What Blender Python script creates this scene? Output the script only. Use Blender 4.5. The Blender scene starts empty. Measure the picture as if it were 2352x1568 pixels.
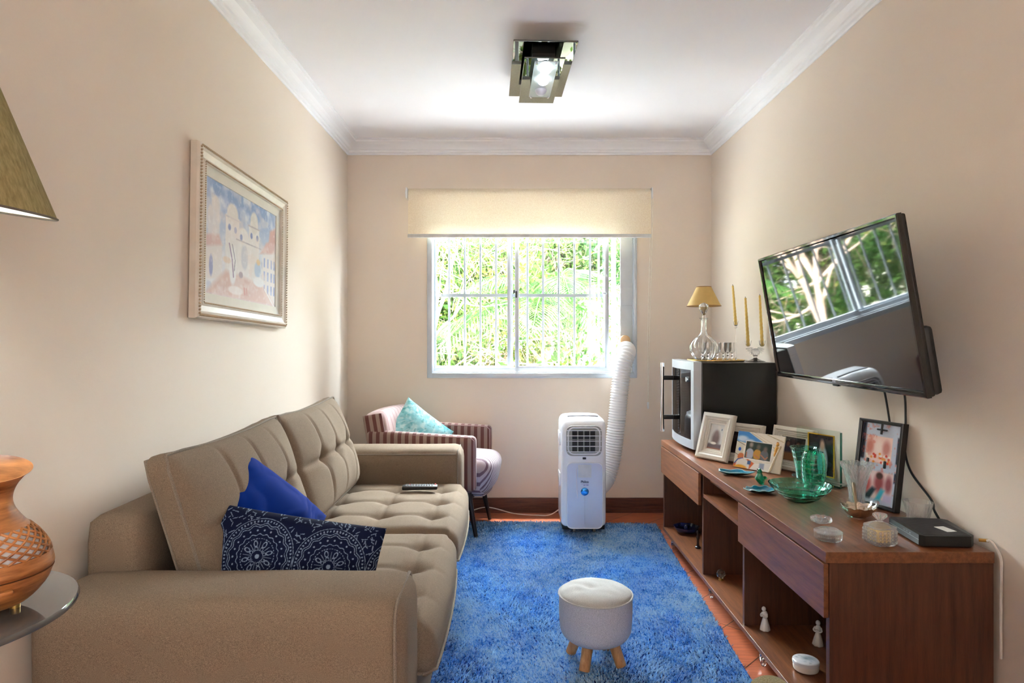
import bpy, bmesh, math, random
import numpy as np
from mathutils import Vector, Matrix, Euler, noise as mnoise
random.seed(7)
rng = np.random.default_rng(11)
S = bpy.context.scene
COL = S.collection
PI = math.pi

# ------------------------------------------------------------------ camera
F_PX, CX, CY, EYE = 1480.0, 1174.0, 774.0, 1.18
cam_data = bpy.data.cameras.new('camera')
cam = bpy.data.objects.new('camera', cam_data)
COL.objects.link(cam)
cam_data.sensor_fit = 'HORIZONTAL'
cam_data.sensor_width = 36.0
cam_data.lens = 36.0 * F_PX / 2352.0
cam_data.shift_x = (1176.0 - CX) / 2352.0
cam_data.shift_y = -(784.0 - CY) / 2352.0
cam_data.clip_start = 0.05
cam.location = (0, 0, EYE)
cam.rotation_euler = (PI / 2, 0, 0)
S.camera = cam

# ------------------------------------------------------------------ view + world + sun
S.view_settings.view_transform = 'Standard'
S.view_settings.look = 'None'
S.view_settings.gamma = 1.0
S.view_settings.exposure = 1.48
S.view_settings.use_curve_mapping = False
world = bpy.data.worlds.new('sky')
S.world = world
world.use_nodes = True
wn = world.node_tree.nodes
bgn = wn['Background']
bgn.inputs[0].default_value = (0.88, 0.94, 1.0, 1)
bgn.inputs[1].default_value = 3.2

def add_light(name, kind, loc, rot, energy, color=(1, 1, 1), **k):
    d = bpy.data.lights.new(name, kind)
    d.energy = energy
    d.color = color
    for a, b in k.items():
        setattr(d, a, b)
    o = bpy.data.objects.new(name, d)
    o.location = loc
    o.rotation_euler = rot
    COL.objects.link(o)
    return o

# high sun behind the house: lights the garden, never enters the window
add_light('sun', 'SUN', (0, -5, 12), Euler((math.radians(38), 0, math.radians(-18))), 6.0, (1, 0.95, 0.86), angle=0.02)
# added wide sun standing in for bright sky, shining in to light the room
add_light('sky_fill_sun', 'SUN', (0, 12, 8), Euler((math.radians(-57), 0, 0)), 34.0, (0.84, 0.93, 1.0), angle=math.radians(75))
# added second sun: lights the added paving that bounces light up to the ceiling
add_light('bounce_sun', 'SUN', (0, 12, 14), Euler((math.radians(-9), 0, 0)), 36.0, (0.92, 0.96, 1.0), angle=math.radians(8))
# added wide sun, shining through the added opening behind the camera as fill
add_light('rear_fill_sun', 'SUN', (12, -3, 8), Euler((0, math.radians(74), 0)), 30.0, (0.74, 0.88, 1.0), angle=math.radians(40))
# sky portals in the window and the added rear opening (guide sampling only)
def portal(name, loc, rot, sx, sy):
    o = add_light(name, 'AREA', loc, rot, 1.0, shape='RECTANGLE', size=sx, size_y=sy)
    o.data.cycles.is_portal = True
portal('window_portal', (0.14, 4.60, 1.50), (-PI / 2, 0, 0), 1.5, 1.3)
portal('rear_portal', (1.50, -2.10, 1.50), (0, PI / 2, 0), 1.2, 1.2)

# ------------------------------------------------------------------ helpers
def lin(c):
    c = c / 255.0
    return c / 12.92 if c <= 0.04045 else ((c + 0.055) / 1.055) ** 2.4
def rgb(r, g, b):
    return (lin(r), lin(g), lin(b), 1.0)

class Mat:
    """small node-material writer"""
    def __init__(s, name):
        s.m = bpy.data.materials.new(name)
        s.m.use_nodes = True
        s.t = s.m.node_tree
        s.N = s.t.nodes
        s.b = s.N['Principled BSDF']
        s.o = s.N['Material Output']
    def n(s, typ, **k):
        x = s.N.new(typ)
        for a, b in k.items():
            setattr(x, a, b)
        return x
    def l(s, a, b):
        s.t.links.new(a, b)
    def co(s, which='Object'):
        return s.n('ShaderNodeTexCoord').outputs[which]
    def mapped(s, scale=(1, 1, 1), rot=(0, 0, 0), which='Object'):
        m = s.n('ShaderNodeMapping')
        m.inputs['Scale'].default_value = scale
        m.inputs['Rotation'].default_value = rot
        s.l(s.co(which), m.inputs['Vector'])
        return m.outputs[0]
    def noise(s, vec, scale, detail=3, rough=0.5):
        x = s.n('ShaderNodeTexNoise')
        x.inputs['Scale'].default_value = scale
        x.inputs['Detail'].default_value = detail
        x.inputs['Roughness'].default_value = rough
        s.l(vec, x.inputs['Vector'])
        return x.outputs['Fac']
    def ramp(s, fac, stops):
        r = s.n('ShaderNodeValToRGB')
        e = r.color_ramp.elements
        while len(e) < len(stops):
            e.new(0.5)
        for i, (p, c) in enumerate(stops):
            e[i].position = p
            e[i].color = c
        s.l(fac, r.inputs[0])
        return r.outputs[0]
    def bump(s, fac, strength=0.3, dist=0.002):
        x = s.n('ShaderNodeBump')
        x.inputs['Strength'].default_value = strength
        x.inputs['Distance'].default_value = dist
        s.l(fac, x.inputs['Height'])
        s.l(x.outputs[0], s.b.inputs['Normal'])
    def set(s, **k):
        names = dict(rough='Roughness', metal='Metallic', spec='Specular IOR Level', color='Base Color',
                     ior='IOR', trans='Transmission Weight', coat='Coat Weight', sheen='Sheen Weight',
                     emit='Emission Color', emit_s='Emission Strength', alpha='Alpha', coat_r='Coat Roughness')
        for a, b in k.items():
            s.b.inputs[names[a]].default_value = b
        return s

MATS = {}
def plain(name, color, rough=0.5, metal=0.0, var=0.06, scale=30.0, bump=0.0, bscale=None, **k):
    """principled material with a soft procedural variation"""
    if name in MATS:
        return MATS[name]
    m = Mat(name)
    m.set(rough=rough, metal=metal, **k)
    v = m.co()
    f = m.noise(v, scale)
    c = color[:3]
    lo = tuple(max(0, x * (1 - var)) for x in c) + (1,)
    hi = tuple(min(1, x * (1 + var)) for x in c) + (1,)
    m.l(m.ramp(f, [(0.3, lo), (0.7, hi)]), m.b.inputs['Base Color'])
    if bump:
        m.bump(m.noise(v, bscale or scale * 6, 4), bump, 0.002)
    MATS[name] = m.m
    return m.m

def glass(name, color=(1, 1, 1, 1), rough=0.0, ior=1.48):
    if name in MATS:
        return MATS[name]
    m = Mat(name)
    m.set(color=color, rough=rough, trans=1.0, ior=ior, spec=0.5)
    MATS[name] = m.m
    return m.m

def thin_glass(name, tint=(1, 1, 1, 1), refl=0.06, rough=0.0):
    """pane glass: see-through sheet with a weak mirror coat"""
    if name in MATS:
        return MATS[name]
    m = Mat(name)
    m.N.remove(m.b)
    t = m.n('ShaderNodeBsdfTransparent'); t.inputs[0].default_value = tint
    g = m.n('ShaderNodeBsdfGlossy'); g.inputs['Roughness'].default_value = rough
    lw = m.n('ShaderNodeLayerWeight'); lw.inputs[0].default_value = 0.5
    pw = m.n('ShaderNodeMath', operation='POWER'); pw.inputs[1].default_value = 4.0
    m.l(lw.outputs['Facing'], pw.inputs[0])
    mul = m.n('ShaderNodeMath', operation='MULTIPLY_ADD'); mul.inputs[1].default_value = 0.45; mul.inputs[2].default_value = refl
    m.l(pw.outputs[0], mul.inputs[0])
    mx = m.n('ShaderNodeMixShader')
    m.l(mul.outputs[0], mx.inputs[0]); m.l(t.outputs[0], mx.inputs[1]); m.l(g.outputs[0], mx.inputs[2])
    m.l(mx.outputs[0], m.o.inputs[0])
    MATS[name] = m.m
    return m.m

def cut_glass(name):
    """facetted crystal: refracting body, with even see-through and white mixed in to brighten it"""
    m = Mat(name)
    m.set(color=(1, 1, 1, 1), rough=0.08, trans=1.0, ior=1.45)
    t = m.n('ShaderNodeBsdfTransparent')
    d = m.n('ShaderNodeBsdfDiffuse'); d.inputs[0].default_value = (0.95, 0.96, 0.98, 1)
    a = m.n('ShaderNodeMixShader'); a.inputs[0].default_value = 0.42
    m.l(m.b.outputs[0], a.inputs[1]); m.l(t.outputs[0], a.inputs[2])
    b = m.n('ShaderNodeMixShader'); b.inputs[0].default_value = 0.09  # white mixed in evenly so the crystal reads brighter
    m.l(a.outputs[0], b.inputs[1]); m.l(d.outputs[0], b.inputs[2]); m.l(b.outputs[0], m.o.inputs[0])
    return m.m

def emitter(name, color, strength):
    if name in MATS:
        return MATS[name]
    m = Mat(name)
    m.set(color=color, emit=color, emit_s=strength, rough=0.4)
    MATS[name] = m.m
    return m.m

def painted(name, rough=0.5, spec=0.4, bump=0.0, bscale=400):
    """colour comes from the picture laid into the mesh"""
    if name in MATS:
        return MATS[name]
    m = Mat(name)
    a = m.n('ShaderNodeAttribute'); a.attribute_name = 'ink'
    m.l(a.outputs['Color'], m.b.inputs['Base Color'])
    m.set(rough=rough, spec=spec)
    if bump:
        m.bump(m.noise(m.co(), bscale), bump, 0.001)
    MATS[name] = m.m
    return m.m

def stripes(name, axis, period, c1, c2, duty=0.5, rough=0.85, rot=(0, 0, 0)):
    m = Mat(name)
    v = m.mapped(rot=rot)
    sp = m.n('ShaderNodeSeparateXYZ'); m.l(v, sp.inputs[0])
    a = m.n('ShaderNodeMath', operation='MULTIPLY'); a.inputs[1].default_value = 1 / period
    m.l(sp.outputs[axis], a.inputs[0])
    fr = m.n('ShaderNodeMath', operation='FRACT'); m.l(a.outputs[0], fr.inputs[0])
    g = m.ramp(fr.outputs[0], [(0.0, c1), (duty - 0.02, c1), (duty + 0.02, c2), (1.0, c2)])
    m.l(g, m.b.inputs['Base Color'])
    m.set(rough=rough, sheen=0.2)
    m.bump(m.noise(v, 500), 0.3, 0.001)
    return m.m

class G:
    """geometry collector: boxes, tubes, lathes ... -> one mesh object"""
    def __init__(s):
        s.v = []; s.f = []
    def add(s, vs, fs, M=None):
        o = len(s.v)
        if M is not None:
            vs = [tuple(M @ Vector(p)) for p in vs]
        s.v.extend(tuple(p) for p in vs)
        s.f.extend(tuple(i + o for i in f) for f in fs)
        return s
    def bm(s, b, M=None):
        b.verts.index_update()
        vs = [tuple(v.co) for v in b.verts]
        fs = [tuple(v.index for v in f.verts) for f in b.faces]
        b.free()
        return s.add(vs, fs, M)
    def box(s, c, d, bev=0.0, rot=None, seg=2):
        b = bmesh.new()
        bmesh.ops.create_cube(b, size=1)
        bmesh.ops.scale(b, vec=Vector(d), verts=b.verts)
        if bev > 0:
            bmesh.ops.bevel(b, geom=b.edges[:], offset=min(bev, min(d) * 0.49), segments=seg, profile=0.5, affect='EDGES')
        M = Matrix.Translation(Vector(c))
        if rot is not None:
            M = M @ Euler(rot).to_matrix().to_4x4()
        return s.bm(b, M)
    def ext(s, x0, x1, y0, y1, z0, z1, bev=0.0, seg=2):
        return s.box(((x0 + x1) / 2, (y0 + y1) / 2, (z0 + z1) / 2), (abs(x1 - x0), abs(y1 - y0), abs(z1 - z0)), bev, None, seg)
    def lathe(s, prof, seg=32, c=(0, 0, 0), rf=None, M=None, sx=1, sy=1):
        vs = []; fs = []
        n = len(prof)
        for i, (r, z) in enumerate(prof):
            for k in range(seg):
                a = 2 * PI * k / seg
                rr = r * (rf(a, z, i) if rf else 1)
                vs.append((c[0] + rr * math.cos(a) * sx, c[1] + rr * math.sin(a) * sy, c[2] + z))
        for i in range(n - 1):
            for k in range(seg):
                k2 = (k + 1) % seg
                fs.append((i * seg + k, i * seg + k2, (i + 1) * seg + k2, (i + 1) * seg + k))
        if prof[0][0] > 1e-5:
            fs.append(tuple(reversed(range(seg))))
        if prof[-1][0] > 1e-5:
            fs.append(tuple((n - 1) * seg + k for k in range(seg)))
        return s.add(vs, fs, M)
    def lathe_open(s, prof, seg=32, c=(0, 0, 0), rf=None, M=None, closed=False):
        """ring strip with no caps; closed joins the last ring to the first (a shell with thickness)"""
        vs = []; fs = []
        n = len(prof)
        for i, (r, z) in enumerate(prof):
            for k in range(seg):
                a = 2 * PI * k / seg
                rr = r * (rf(a, z, i) if rf else 1)
                vs.append((c[0] + rr * math.cos(a), c[1] + rr * math.sin(a), c[2] + z))
        for i in range(n if closed else n - 1):
            j = (i + 1) % n
            for k in range(seg):
                k2 = (k + 1) % seg
                fs.append((i * seg + k, i * seg + k2, j * seg + k2, j * seg + k))
        return s.add(vs, fs, M)
    def tube(s, pts, r, seg=8, closed=False, cap=True):
        pts = [Vector(p) for p in pts]
        n = len(pts)
        rs = r if isinstance(r, (list, tuple)) else [r] * n
        vs = []; fs = []
        up = None
        for i in range(n):
            if closed:
                t = pts[(i + 1) % n] - pts[i - 1]
            else:
                t = pts[min(i + 1, n - 1)] - pts[max(i - 1, 0)]
            if t.length < 1e-9:
                t = Vector((0, 0, 1))
            t.normalize()
            if up is None:
                up = Vector((0, 0, 1)) if abs(t.z) < 0.9 else Vector((1, 0, 0))
            a = up - t * up.dot(t)
            if a.length < 1e-6:
                a = t.orthogonal()
            a.normalize(); up = a
            b = t.cross(a)
            for k in range(seg):
                w = 2 * PI * k / seg
                vs.append(pts[i] + (a * math.cos(w) + b * math.sin(w)) * rs[i])
        m = n if closed else n - 1
        for i in range(m):
            j = (i + 1) % n
            for k in range(seg):
                k2 = (k + 1) % seg
                fs.append((i * seg + k, i * seg + k2, j * seg + k2, j * seg + k))
        if cap and not closed:
            fs.append(tuple(reversed(range(seg))))
            fs.append(tuple((n - 1) * seg + k for k in range(seg)))
        return s.add(vs, fs)
    def cyl(s, p0, p1, r0, r1=None, seg=20):
        return s.tube([p0, p1], [r0, r0 if r1 is None else r1], seg)
    def ball(s, c, r, seg=16, rings=10, sc=(1, 1, 1)):
        prof = [(r * math.sin(PI * i / rings), -r * math.cos(PI * i / rings)) for i in range(rings + 1)]
        prof[0] = (r * 0.02, -r); prof[-1] = (r * 0.02, r)
        M = Matrix.Translation(Vector(c)) @ Matrix.Diagonal((sc[0], sc[1], sc[2], 1))
        return s.lathe(prof, seg, M=M)
    def prism(s, poly, z0, z1, M=None):
        n = len(poly)
        vs = [(x, y, z0) for x, y in poly] + [(x, y, z1) for x, y in poly]
        fs = [tuple(reversed(range(n))), tuple(range(n, 2 * n))]
        fs += [(i, (i + 1) % n, n + (i + 1) % n, n + i) for i in range(n)]
        return s.add(vs, fs, M)
    def surf(s, fn, nu, nv, cu=False, cv=False):
        vs = [fn(i / (nu if cu else nu - 1), j / (nv if cv else nv - 1)) for j in range(nv) for i in range(nu)]
        fs = []
        for j in range(nv if cv else nv - 1):
            for i in range(nu if cu else nu - 1):
                i2 = (i + 1) % nu; j2 = (j + 1) % nv
                fs.append((j * nu + i, j * nu + i2, j2 * nu + i2, j2 * nu + i))
        return s.add(vs, fs)
    def frame(s, w, h, prof, c=(0, 0, 0)):
        """mitred picture-frame ring in the XZ plane; prof = [(inset, y)] closed loop"""
        vs = []; n = len(prof)
        for (ix, y) in prof:
            for sx, sz in ((-1, -1), (1, -1), (1, 1), (-1, 1)):
                vs.append((c[0] + sx * (w / 2 - ix), c[1] + y, c[2] + sz * (h / 2 - ix)))
        fs = []
        for i in range(n):
            j = (i + 1) % n
            for k in range(4):
                k2 = (k + 1) % 4
                fs.append((i * 4 + k, i * 4 + k2, j * 4 + k2, j * 4 + k))
        return s.add(vs, fs)
    def obj(s, name, mat, parent=None, smooth=True, angle=35, loc=None, rot=None):
        me = bpy.data.meshes.new(name)
        me.from_pydata([tuple(p) for p in s.v], [], s.f)
        me.update()
        b = bmesh.new(); b.from_mesh(me)
        bmesh.ops.recalc_face_normals(b, faces=b.faces)
        b.to_mesh(me); b.free()
        if smooth:
            me.polygons.foreach_set('use_smooth', [True] * len(me.polygons))
            me.set_sharp_from_angle(angle=math.radians(angle))
        me.materials.append(mat)
        o = bpy.data.objects.new(name, me)
        COL.objects.link(o)
        if parent is not None:
            o.parent = parent
        if loc is not None:
            o.location = loc
        if rot is not None:
            o.rotation_euler = rot
        return o

def raw_mesh(name, V, Fq, mat, parent=None, smooth=False, k=4):
    """fast mesh from numpy arrays (quads or triangles)"""
    me = bpy.data.meshes.new(name)
    me.vertices.add(len(V)); me.vertices.foreach_set('co', np.asarray(V, np.float32).ravel())
    Fq = np.asarray(Fq, np.int32)
    me.loops.add(Fq.size); me.loops.foreach_set('vertex_index', Fq.ravel())
    me.polygons.add(len(Fq))
    me.polygons.foreach_set('loop_start', np.arange(0, Fq.size, k, dtype=np.int32))
    me.update(calc_edges=True)
    me.validate()
    if smooth:
        me.polygons.foreach_set('use_smooth', [True] * len(me.polygons))
    me.materials.append(mat)
    o = bpy.data.objects.new(name, me)
    COL.objects.link(o)
    if parent is not None:
        o.parent = parent
    return o

def thing(name, label, cat, loc=(0, 0, 0), rotz=0.0, group=None, rot=None):
    o = bpy.data.objects.new(name, None)
    o.empty_display_size = 0.05
    COL.objects.link(o)
    o.location = loc
    o.rotation_euler = rot if rot is not None else (0, 0, rotz)
    o['label'] = label; o['category'] = cat
    if group:
        o['group'] = group
    return o
def tag(o, label, cat, group=None, kind=None):
    o['label'] = label; o['category'] = cat
    if group: o['group'] = group
    if kind: o['kind'] = kind
    return o
def structure(o, label=None, cat=None):
    o['kind'] = 'structure'
    if label: o['label'] = label
    if cat: o['category'] = cat
    return o
def kids(root):
    return [c for c in bpy.data.objects if c.parent is root]
def dup(root, loc, rotz, label, group=None):
    r = root.copy(); COL.objects.link(r)
    r.location = loc; r.rotation_euler = (0, 0, rotz)
    r['label'] = label
    if group: r['group'] = group
    for c in kids(root):
        d = c.copy(); COL.objects.link(d); d.parent = r
        for e in kids(c):
            q = e.copy(); COL.objects.link(q); q.parent = d
    return r

def rbox(sx, sy, sz, r, nx, ny, nz, fn=None):
    """rounded box as one gridded skin, centre at origin; fn(p, n) moves each point"""
    g = G(); idx = {}; vs = []; fs = []
    h = (sx / 2, sy / 2, sz / 2); N = (nx, ny, nz)
    def vid(i, j, k):
        key = (i, j, k)
        if key in idx:
            return idx[key]
        u = [2.0 * q / n - 1 for q, n in zip(key, N)]
        p = Vector([a * b for a, b in zip(u, h)])
        q = Vector([max(-(hh - r), min(hh - r, c)) for c, hh in zip(p, h)])
        d = p - q
        nn = d.normalized() if d.length > 1e-9 else Vector((0, 0, 1))
        p2 = q + nn * r
        if fn:
            p2 = fn(p2, nn)
        idx[key] = len(vs); vs.append(tuple(p2)); return idx[key]
    for k in (0, nz):
        for i in range(nx):
            for j in range(ny):
                fs.append((vid(i, j, k), vid(i + 1, j, k), vid(i + 1, j + 1, k), vid(i, j + 1, k)))
    for j in (0, ny):
        for i in range(nx):
            for k in range(nz):
                fs.append((vid(i, j, k), vid(i + 1, j, k), vid(i + 1, j, k + 1), vid(i, j, k + 1)))
    for i in (0, nx):
        for j in range(ny):
            for k in range(nz):
                fs.append((vid(i, j, k), vid(i, j + 1, k), vid(i, j + 1, k + 1), vid(i, j, k + 1)))
    return g.add(vs, fs)

class Canvas:
    """a picture worked out in numpy: u to the right 0..1, v up 0..1"""
    def __init__(s, nx, ny, bg):
        s.nx, s.ny = nx, ny
        s.a = np.zeros((ny, nx, 3)); s.a[:] = bg
        s.U, s.V = np.meshgrid(np.linspace(0, 1, nx), np.linspace(0, 1, ny))
    def mix(s, m, c, al=1.0):
        m = np.clip(m, 0, 1)[..., None] * al
        s.a = s.a * (1 - m) + np.array(c, float) * m
        return s
    def ell(s, cx, cy, rx, ry, c, soft=0.15, al=1.0):
        d = np.sqrt(((s.U - cx) / rx) ** 2 + ((s.V - cy) / ry) ** 2)
        return s.mix((1 - d) / soft + 0.5, c, al)
    def rect(s, x0, y0, x1, y1, c, soft=0.004, al=1.0):
        d = np.minimum(np.minimum(s.U - x0, x1 - s.U), np.minimum(s.V - y0, y1 - s.V))
        return s.mix(d / soft + 0.5, c, al)
    def poly(s, pts, c, soft=0.004, al=1.0):
        """convex polygon, counter-clockwise"""
        d = np.full_like(s.U, 1e3)
        n = len(pts)
        for i in range(n):
            (x0, y0), (x1, y1) = pts[i], pts[(i + 1) % n]
            L = math.hypot(x1 - x0, y1 - y0)
            d = np.minimum(d, ((x1 - x0) * (s.V - y0) - (y1 - y0) * (s.U - x0)) / L)
        return s.mix(d / soft + 0.5, c, al)
    def line(s, pts, w, c, al=1.0):
        for (x0, y0), (x1, y1) in zip(pts, pts[1:]):
            L2 = (x1 - x0) ** 2 + (y1 - y0) ** 2 + 1e-12
            t = np.clip(((s.U - x0) * (x1 - x0) + (s.V - y0) * (y1 - y0)) / L2, 0, 1)
            d = np.hypot(s.U - x0 - t * (x1 - x0), s.V - y0 - t * (y1 - y0))
            s.mix((w - d) / (w * 0.5) + 0.5, c, al)
        return s
    def blotch(s, scale, c, al=0.5, seed=0, thr=0.0):
        r = np.random.default_rng(seed)
        n = np.zeros_like(s.U)
        for o in range(3):
            k = scale * 2 ** o
            gx, gy = int(k) + 2, int(k * s.ny / s.nx) + 2
            t = r.standard_normal((gy, gx))
            x = s.U * (gx - 1.001); y = s.V * (gy - 1.001)
            i = x.astype(int); j = y.astype(int); fx = x - i; fy = y - j
            fx = fx * fx * (3 - 2 * fx); fy = fy * fy * (3 - 2 * fy)
            i2 = np.minimum(i + 1, gx - 1); j2 = np.minimum(j + 1, gy - 1)
            n += (t[j, i] * (1 - fx) * (1 - fy) + t[j, i2] * fx * (1 - fy) + t[j2, i] * (1 - fx) * fy + t[j2, i2] * fx * fy) / 2 ** o
        return s.mix(np.clip(n - thr, 0, 1), c, al)
    def ink(s):
        a = np.clip(s.a / 255.0, 0, 1)
        a = np.where(a <= 0.04045, a / 12.92, ((a + 0.055) / 1.055) ** 2.4)
        return np.concatenate([a, np.ones(a.shape[:2] + (1,))], 2).reshape(-1, 4)

def picture(name, cv, w, h, mat, parent=None, loc=(0, 0, 0), thick=0.0):
    """flat picture w x h in the XZ plane, facing -Y, bottom left at (-w/2, 0)"""
    P = np.stack([(cv.U - 0.5) * w, np.zeros_like(cv.U), cv.V * h], 2).reshape(-1, 3)
    nx, ny = cv.nx, cv.ny
    i, j = np.meshgrid(np.arange(nx - 1), np.arange(ny - 1))
    a = (j * nx + i).ravel()
    Fq = np.stack([a, a + 1, a + 1 + nx, a + nx], 1)
    o = raw_mesh(name, P, Fq, mat, parent)
    at = o.data.color_attributes.new('ink', 'FLOAT_COLOR', 'POINT')
    at.data.foreach_set('color', cv.ink().astype(np.float32).ravel())
    o.location = loc
    return o

def text(name, s, size, mat, parent, loc, rot=(PI / 2, 0, 0), ext=0.0006, bold=0.0):
    cu = bpy.data.curves.new(name, 'FONT')
    cu.body = s; cu.size = size; cu.extrude = ext; cu.align_x = 'CENTER'; cu.align_y = 'CENTER'; cu.offset = bold
    t = bpy.data.objects.new(name, cu); COL.objects.link(t)
    dg = bpy.context.evaluated_depsgraph_get()
    me = bpy.data.meshes.new_from_object(t.evaluated_get(dg))
    bpy.data.objects.remove(t)
    me.materials.clear(); me.materials.append(mat)
    o = bpy.data.objects.new(name, me); COL.objects.link(o)
    o.parent = parent; o.location = loc; o.rotation_euler = rot
    return o

def curve_pts(ctrl, n=8):
    """Catmull-Rom through the control points"""
    c = [Vector(p) for p in ctrl]
    c = [c[0] * 2 - c[1]] + c + [c[-1] * 2 - c[-2]]
    out = []
    for i in range(1, len(c) - 2):
        p0, p1, p2, p3 = c[i - 1], c[i], c[i + 1], c[i + 2]
        for k in range(n):
            t = k / n
            out.append(0.5 * ((2 * p1) + (p2 - p0) * t + (2 * p0 - 5 * p1 + 4 * p2 - p3) * t * t + (3 * p1 - p0 - 3 * p2 + p3) * t ** 3))
    out.append(c[-2])
    return out
def smooth_prof(ctrl, n=6):
    return [(max(p.x, 1e-4), p.y) for p in curve_pts([(a, b, 0) for a, b in ctrl], n)]
# ------------------------------------------------------------------ room shell
XL, XR, YB, YF, ZC = -1.105, 1.352, 4.35, -3.2, 2.50

def wall_mat():
    m = Mat('beige_wall_paint')
    v = m.co()
    c = m.ramp(m.noise(v, 1.3, 2), [(0.3, rgb(229, 214, 197)), (0.7, rgb(232, 218, 202))])
    m.l(c, m.b.inputs['Base Color'])
    m.set(rough=0.55, spec=0.35)
    m.bump(m.noise(v, 170, 5, 0.6), 0.22, 0.0015)
    return m.m
M_WALL = wall_mat()
M_CEIL = plain('white_ceiling_paint', rgb(246, 244, 245), 0.8, var=0.01, scale=3, bump=0.08, bscale=120)
M_CROWN = plain('white_plaster', rgb(246, 246, 247), 0.5, var=0.01, scale=5)

def floor_mat():
    m = Mat('terracotta_floor_tile')
    v = m.mapped(rot=(0, 0, PI / 4))
    br = m.n('ShaderNodeTexBrick')
    br.offset = 0.5
    br.inputs['Color1'].default_value = rgb(196, 104, 66)
    br.inputs['Color2'].default_value = rgb(176, 108, 82)
    br.inputs['Mortar'].default_value = rgb(70, 42, 32)
    br.inputs['Scale'].default_value = 1.0
    br.inputs['Mortar Size'].default_value = 0.0022
    br.inputs['Brick Width'].default_value = 0.207
    br.inputs['Row Height'].default_value = 0.415
    br.offset = 0.0
    m.l(v, br.inputs['Vector'])
    v2 = m.mapped(scale=(3, 26, 3), rot=(0, 0, 0.5))
    n1 = m.noise(v2, 3.0, 6, 0.65)
    mx = m.n('ShaderNodeMix', data_type='RGBA', blend_type='MULTIPLY')
    mx.inputs['Factor'].default_value = 1.0
    m.l(br.outputs['Color'], mx.inputs['A'])
    m.l(m.ramp(n1, [(0.25, (0.55, 0.5, 0.5, 1)), (0.55, (1, 1, 1, 1)), (0.8, (1.25, 1.3, 1.3, 1))]), mx.inputs['B'])
    m.l(mx.outputs['Result'], m.b.inputs['Base Color'])
    m.set(rough=0.28, spec=0.5)
    m.bump(br.outputs['Fac'], -0.5, 0.002)
    return m.m
M_FLOOR = floor_mat()

structure(G().ext(XL - 0.6, XR + 0.6, YF - 0.1, YB + 0.15, -0.12, 0).obj('floor', M_FLOOR, smooth=False))
structure(G().ext(XL - 0.6, XR + 0.6, YF - 0.1, YB + 0.15, ZC, ZC + 0.12).obj('ceiling', M_CEIL, smooth=False))
structure(G().ext(XL - 0.12, XL, YF, YB + 0.15, 0, ZC).obj('wall_left', M_WALL, smooth=False))
g = G()   # right wall; unseen opening added behind the camera to let fill light in
g.ext(XR, XR + 0.12, -1.50, YB + 0.15, 0, ZC); g.ext(XR, XR + 0.12, YF, -2.70, 0, ZC)
g.ext(XR, XR + 0.12, -2.70, -1.50, 0, 0.9); g.ext(XR, XR + 0.12, -2.70, -1.50, 2.1, ZC)
structure(g.obj('wall_right', M_WALL, smooth=False))
WX0, WX1, WZ0, WZ1 = -0.535, 0.832, 0.935, 2.02
g = G()
g.ext(XL, WX0, YB, YB + 0.15, 0, ZC); g.ext(WX1, XR, YB, YB + 0.15, 0, ZC)
g.ext(WX0, WX1, YB, YB + 0.15, 0, WZ0); g.ext(WX0, WX1, YB, YB + 0.15, WZ1, ZC)
structure(g.obj('wall_back', M_WALL, smooth=False))
# the wall behind the camera
g = G()
g.ext(XL - 0.12, XR + 0.12, YF - 0.1, YF, 0, ZC)
structure(g.obj('wall_rear', M_WALL, smooth=False))

# crown moulding: stepped profile (distance from wall, drop from ceiling)
CP = [(0, 0), (0.085, 0), (0.085, -0.008), (0.076, -0.012), (0.074, -0.022), (0.062, -0.028), (0.05, -0.034), (0.036, -0.048),
      (0.028, -0.062), (0.020, -0.066), (0.018, -0.078), (0.008, -0.082), (0.006, -0.092), (0, -0.092)]
def crown(name, p0, p1, inward, m0, m1, mat, prof=CP, z=ZC):
    """extrude the profile from p0 to p1; m0/m1 shorten by the inset for mitres"""
    d = (Vector(p1) - Vector(p0)); d.normalize(); iv = Vector(inward)
    vs = []
    for end, (p, m, sg) in enumerate(((p0, m0, 1), (p1, m1, -1))):
        for a, b in prof:
            q = Vector(p) + iv * a + d * (sg * m * a)
            vs.append((q.x, q.y, z + b))
    n = len(prof)
    fs = [(i, (i + 1) % n, n + (i + 1) % n, n + i) for i in range(n)] + [tuple(range(n)), tuple(range(n, 2 * n))]
    return structure(G().add(vs, fs).obj(name, mat, smooth=False))
crown('trim_1', (XL, YF, 0), (XL, YB, 0), (1, 0, 0), 0, 1, M_CROWN)
crown('trim_2', (XR, YF, 0), (XR, YB, 0), (-1, 0, 0), 0, 1, M_CROWN)
crown('trim_3', (XL, YB, 0), (XR, YB, 0), (0, -1, 0), 1, 1, M_CROWN)

# baseboards of dark wood
def wood(name, dark, light, scale=(1, 14, 14), rough=0.4, nscale=7, fine=True, coat=0.0, rot=(0, 0, 0)):
    m = Mat(name)
    v = m.mapped(scale=scale, rot=rot)
    f = m.noise(v, nscale, 5, 0.6)
    if fine:
        f2 = m.noise(v, nscale * 7, 3, 0.7)
        a = m.n('ShaderNodeMath', operation='ADD'); b = m.n('ShaderNodeMath', operation='MULTIPLY')
        b.inputs[1].default_value = 0.45
        c = m.n('ShaderNodeMath', operation='SUBTRACT'); c.inputs[1].default_value = 0.22
        m.l(f2, b.inputs[0]); m.l(f, a.inputs[0]); m.l(b.outputs[0], a.inputs[1]); m.l(a.outputs[0], c.inputs[0])
        f = c.outputs[0]
    m.l(m.ramp(f, [(0.3, dark), (0.7, light)]), m.b.inputs['Base Color'])
    m.set(rough=rough, coat=coat)
    m.bump(f, 0.12, 0.001)
    MATS[name] = m.m
    return m.m
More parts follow.
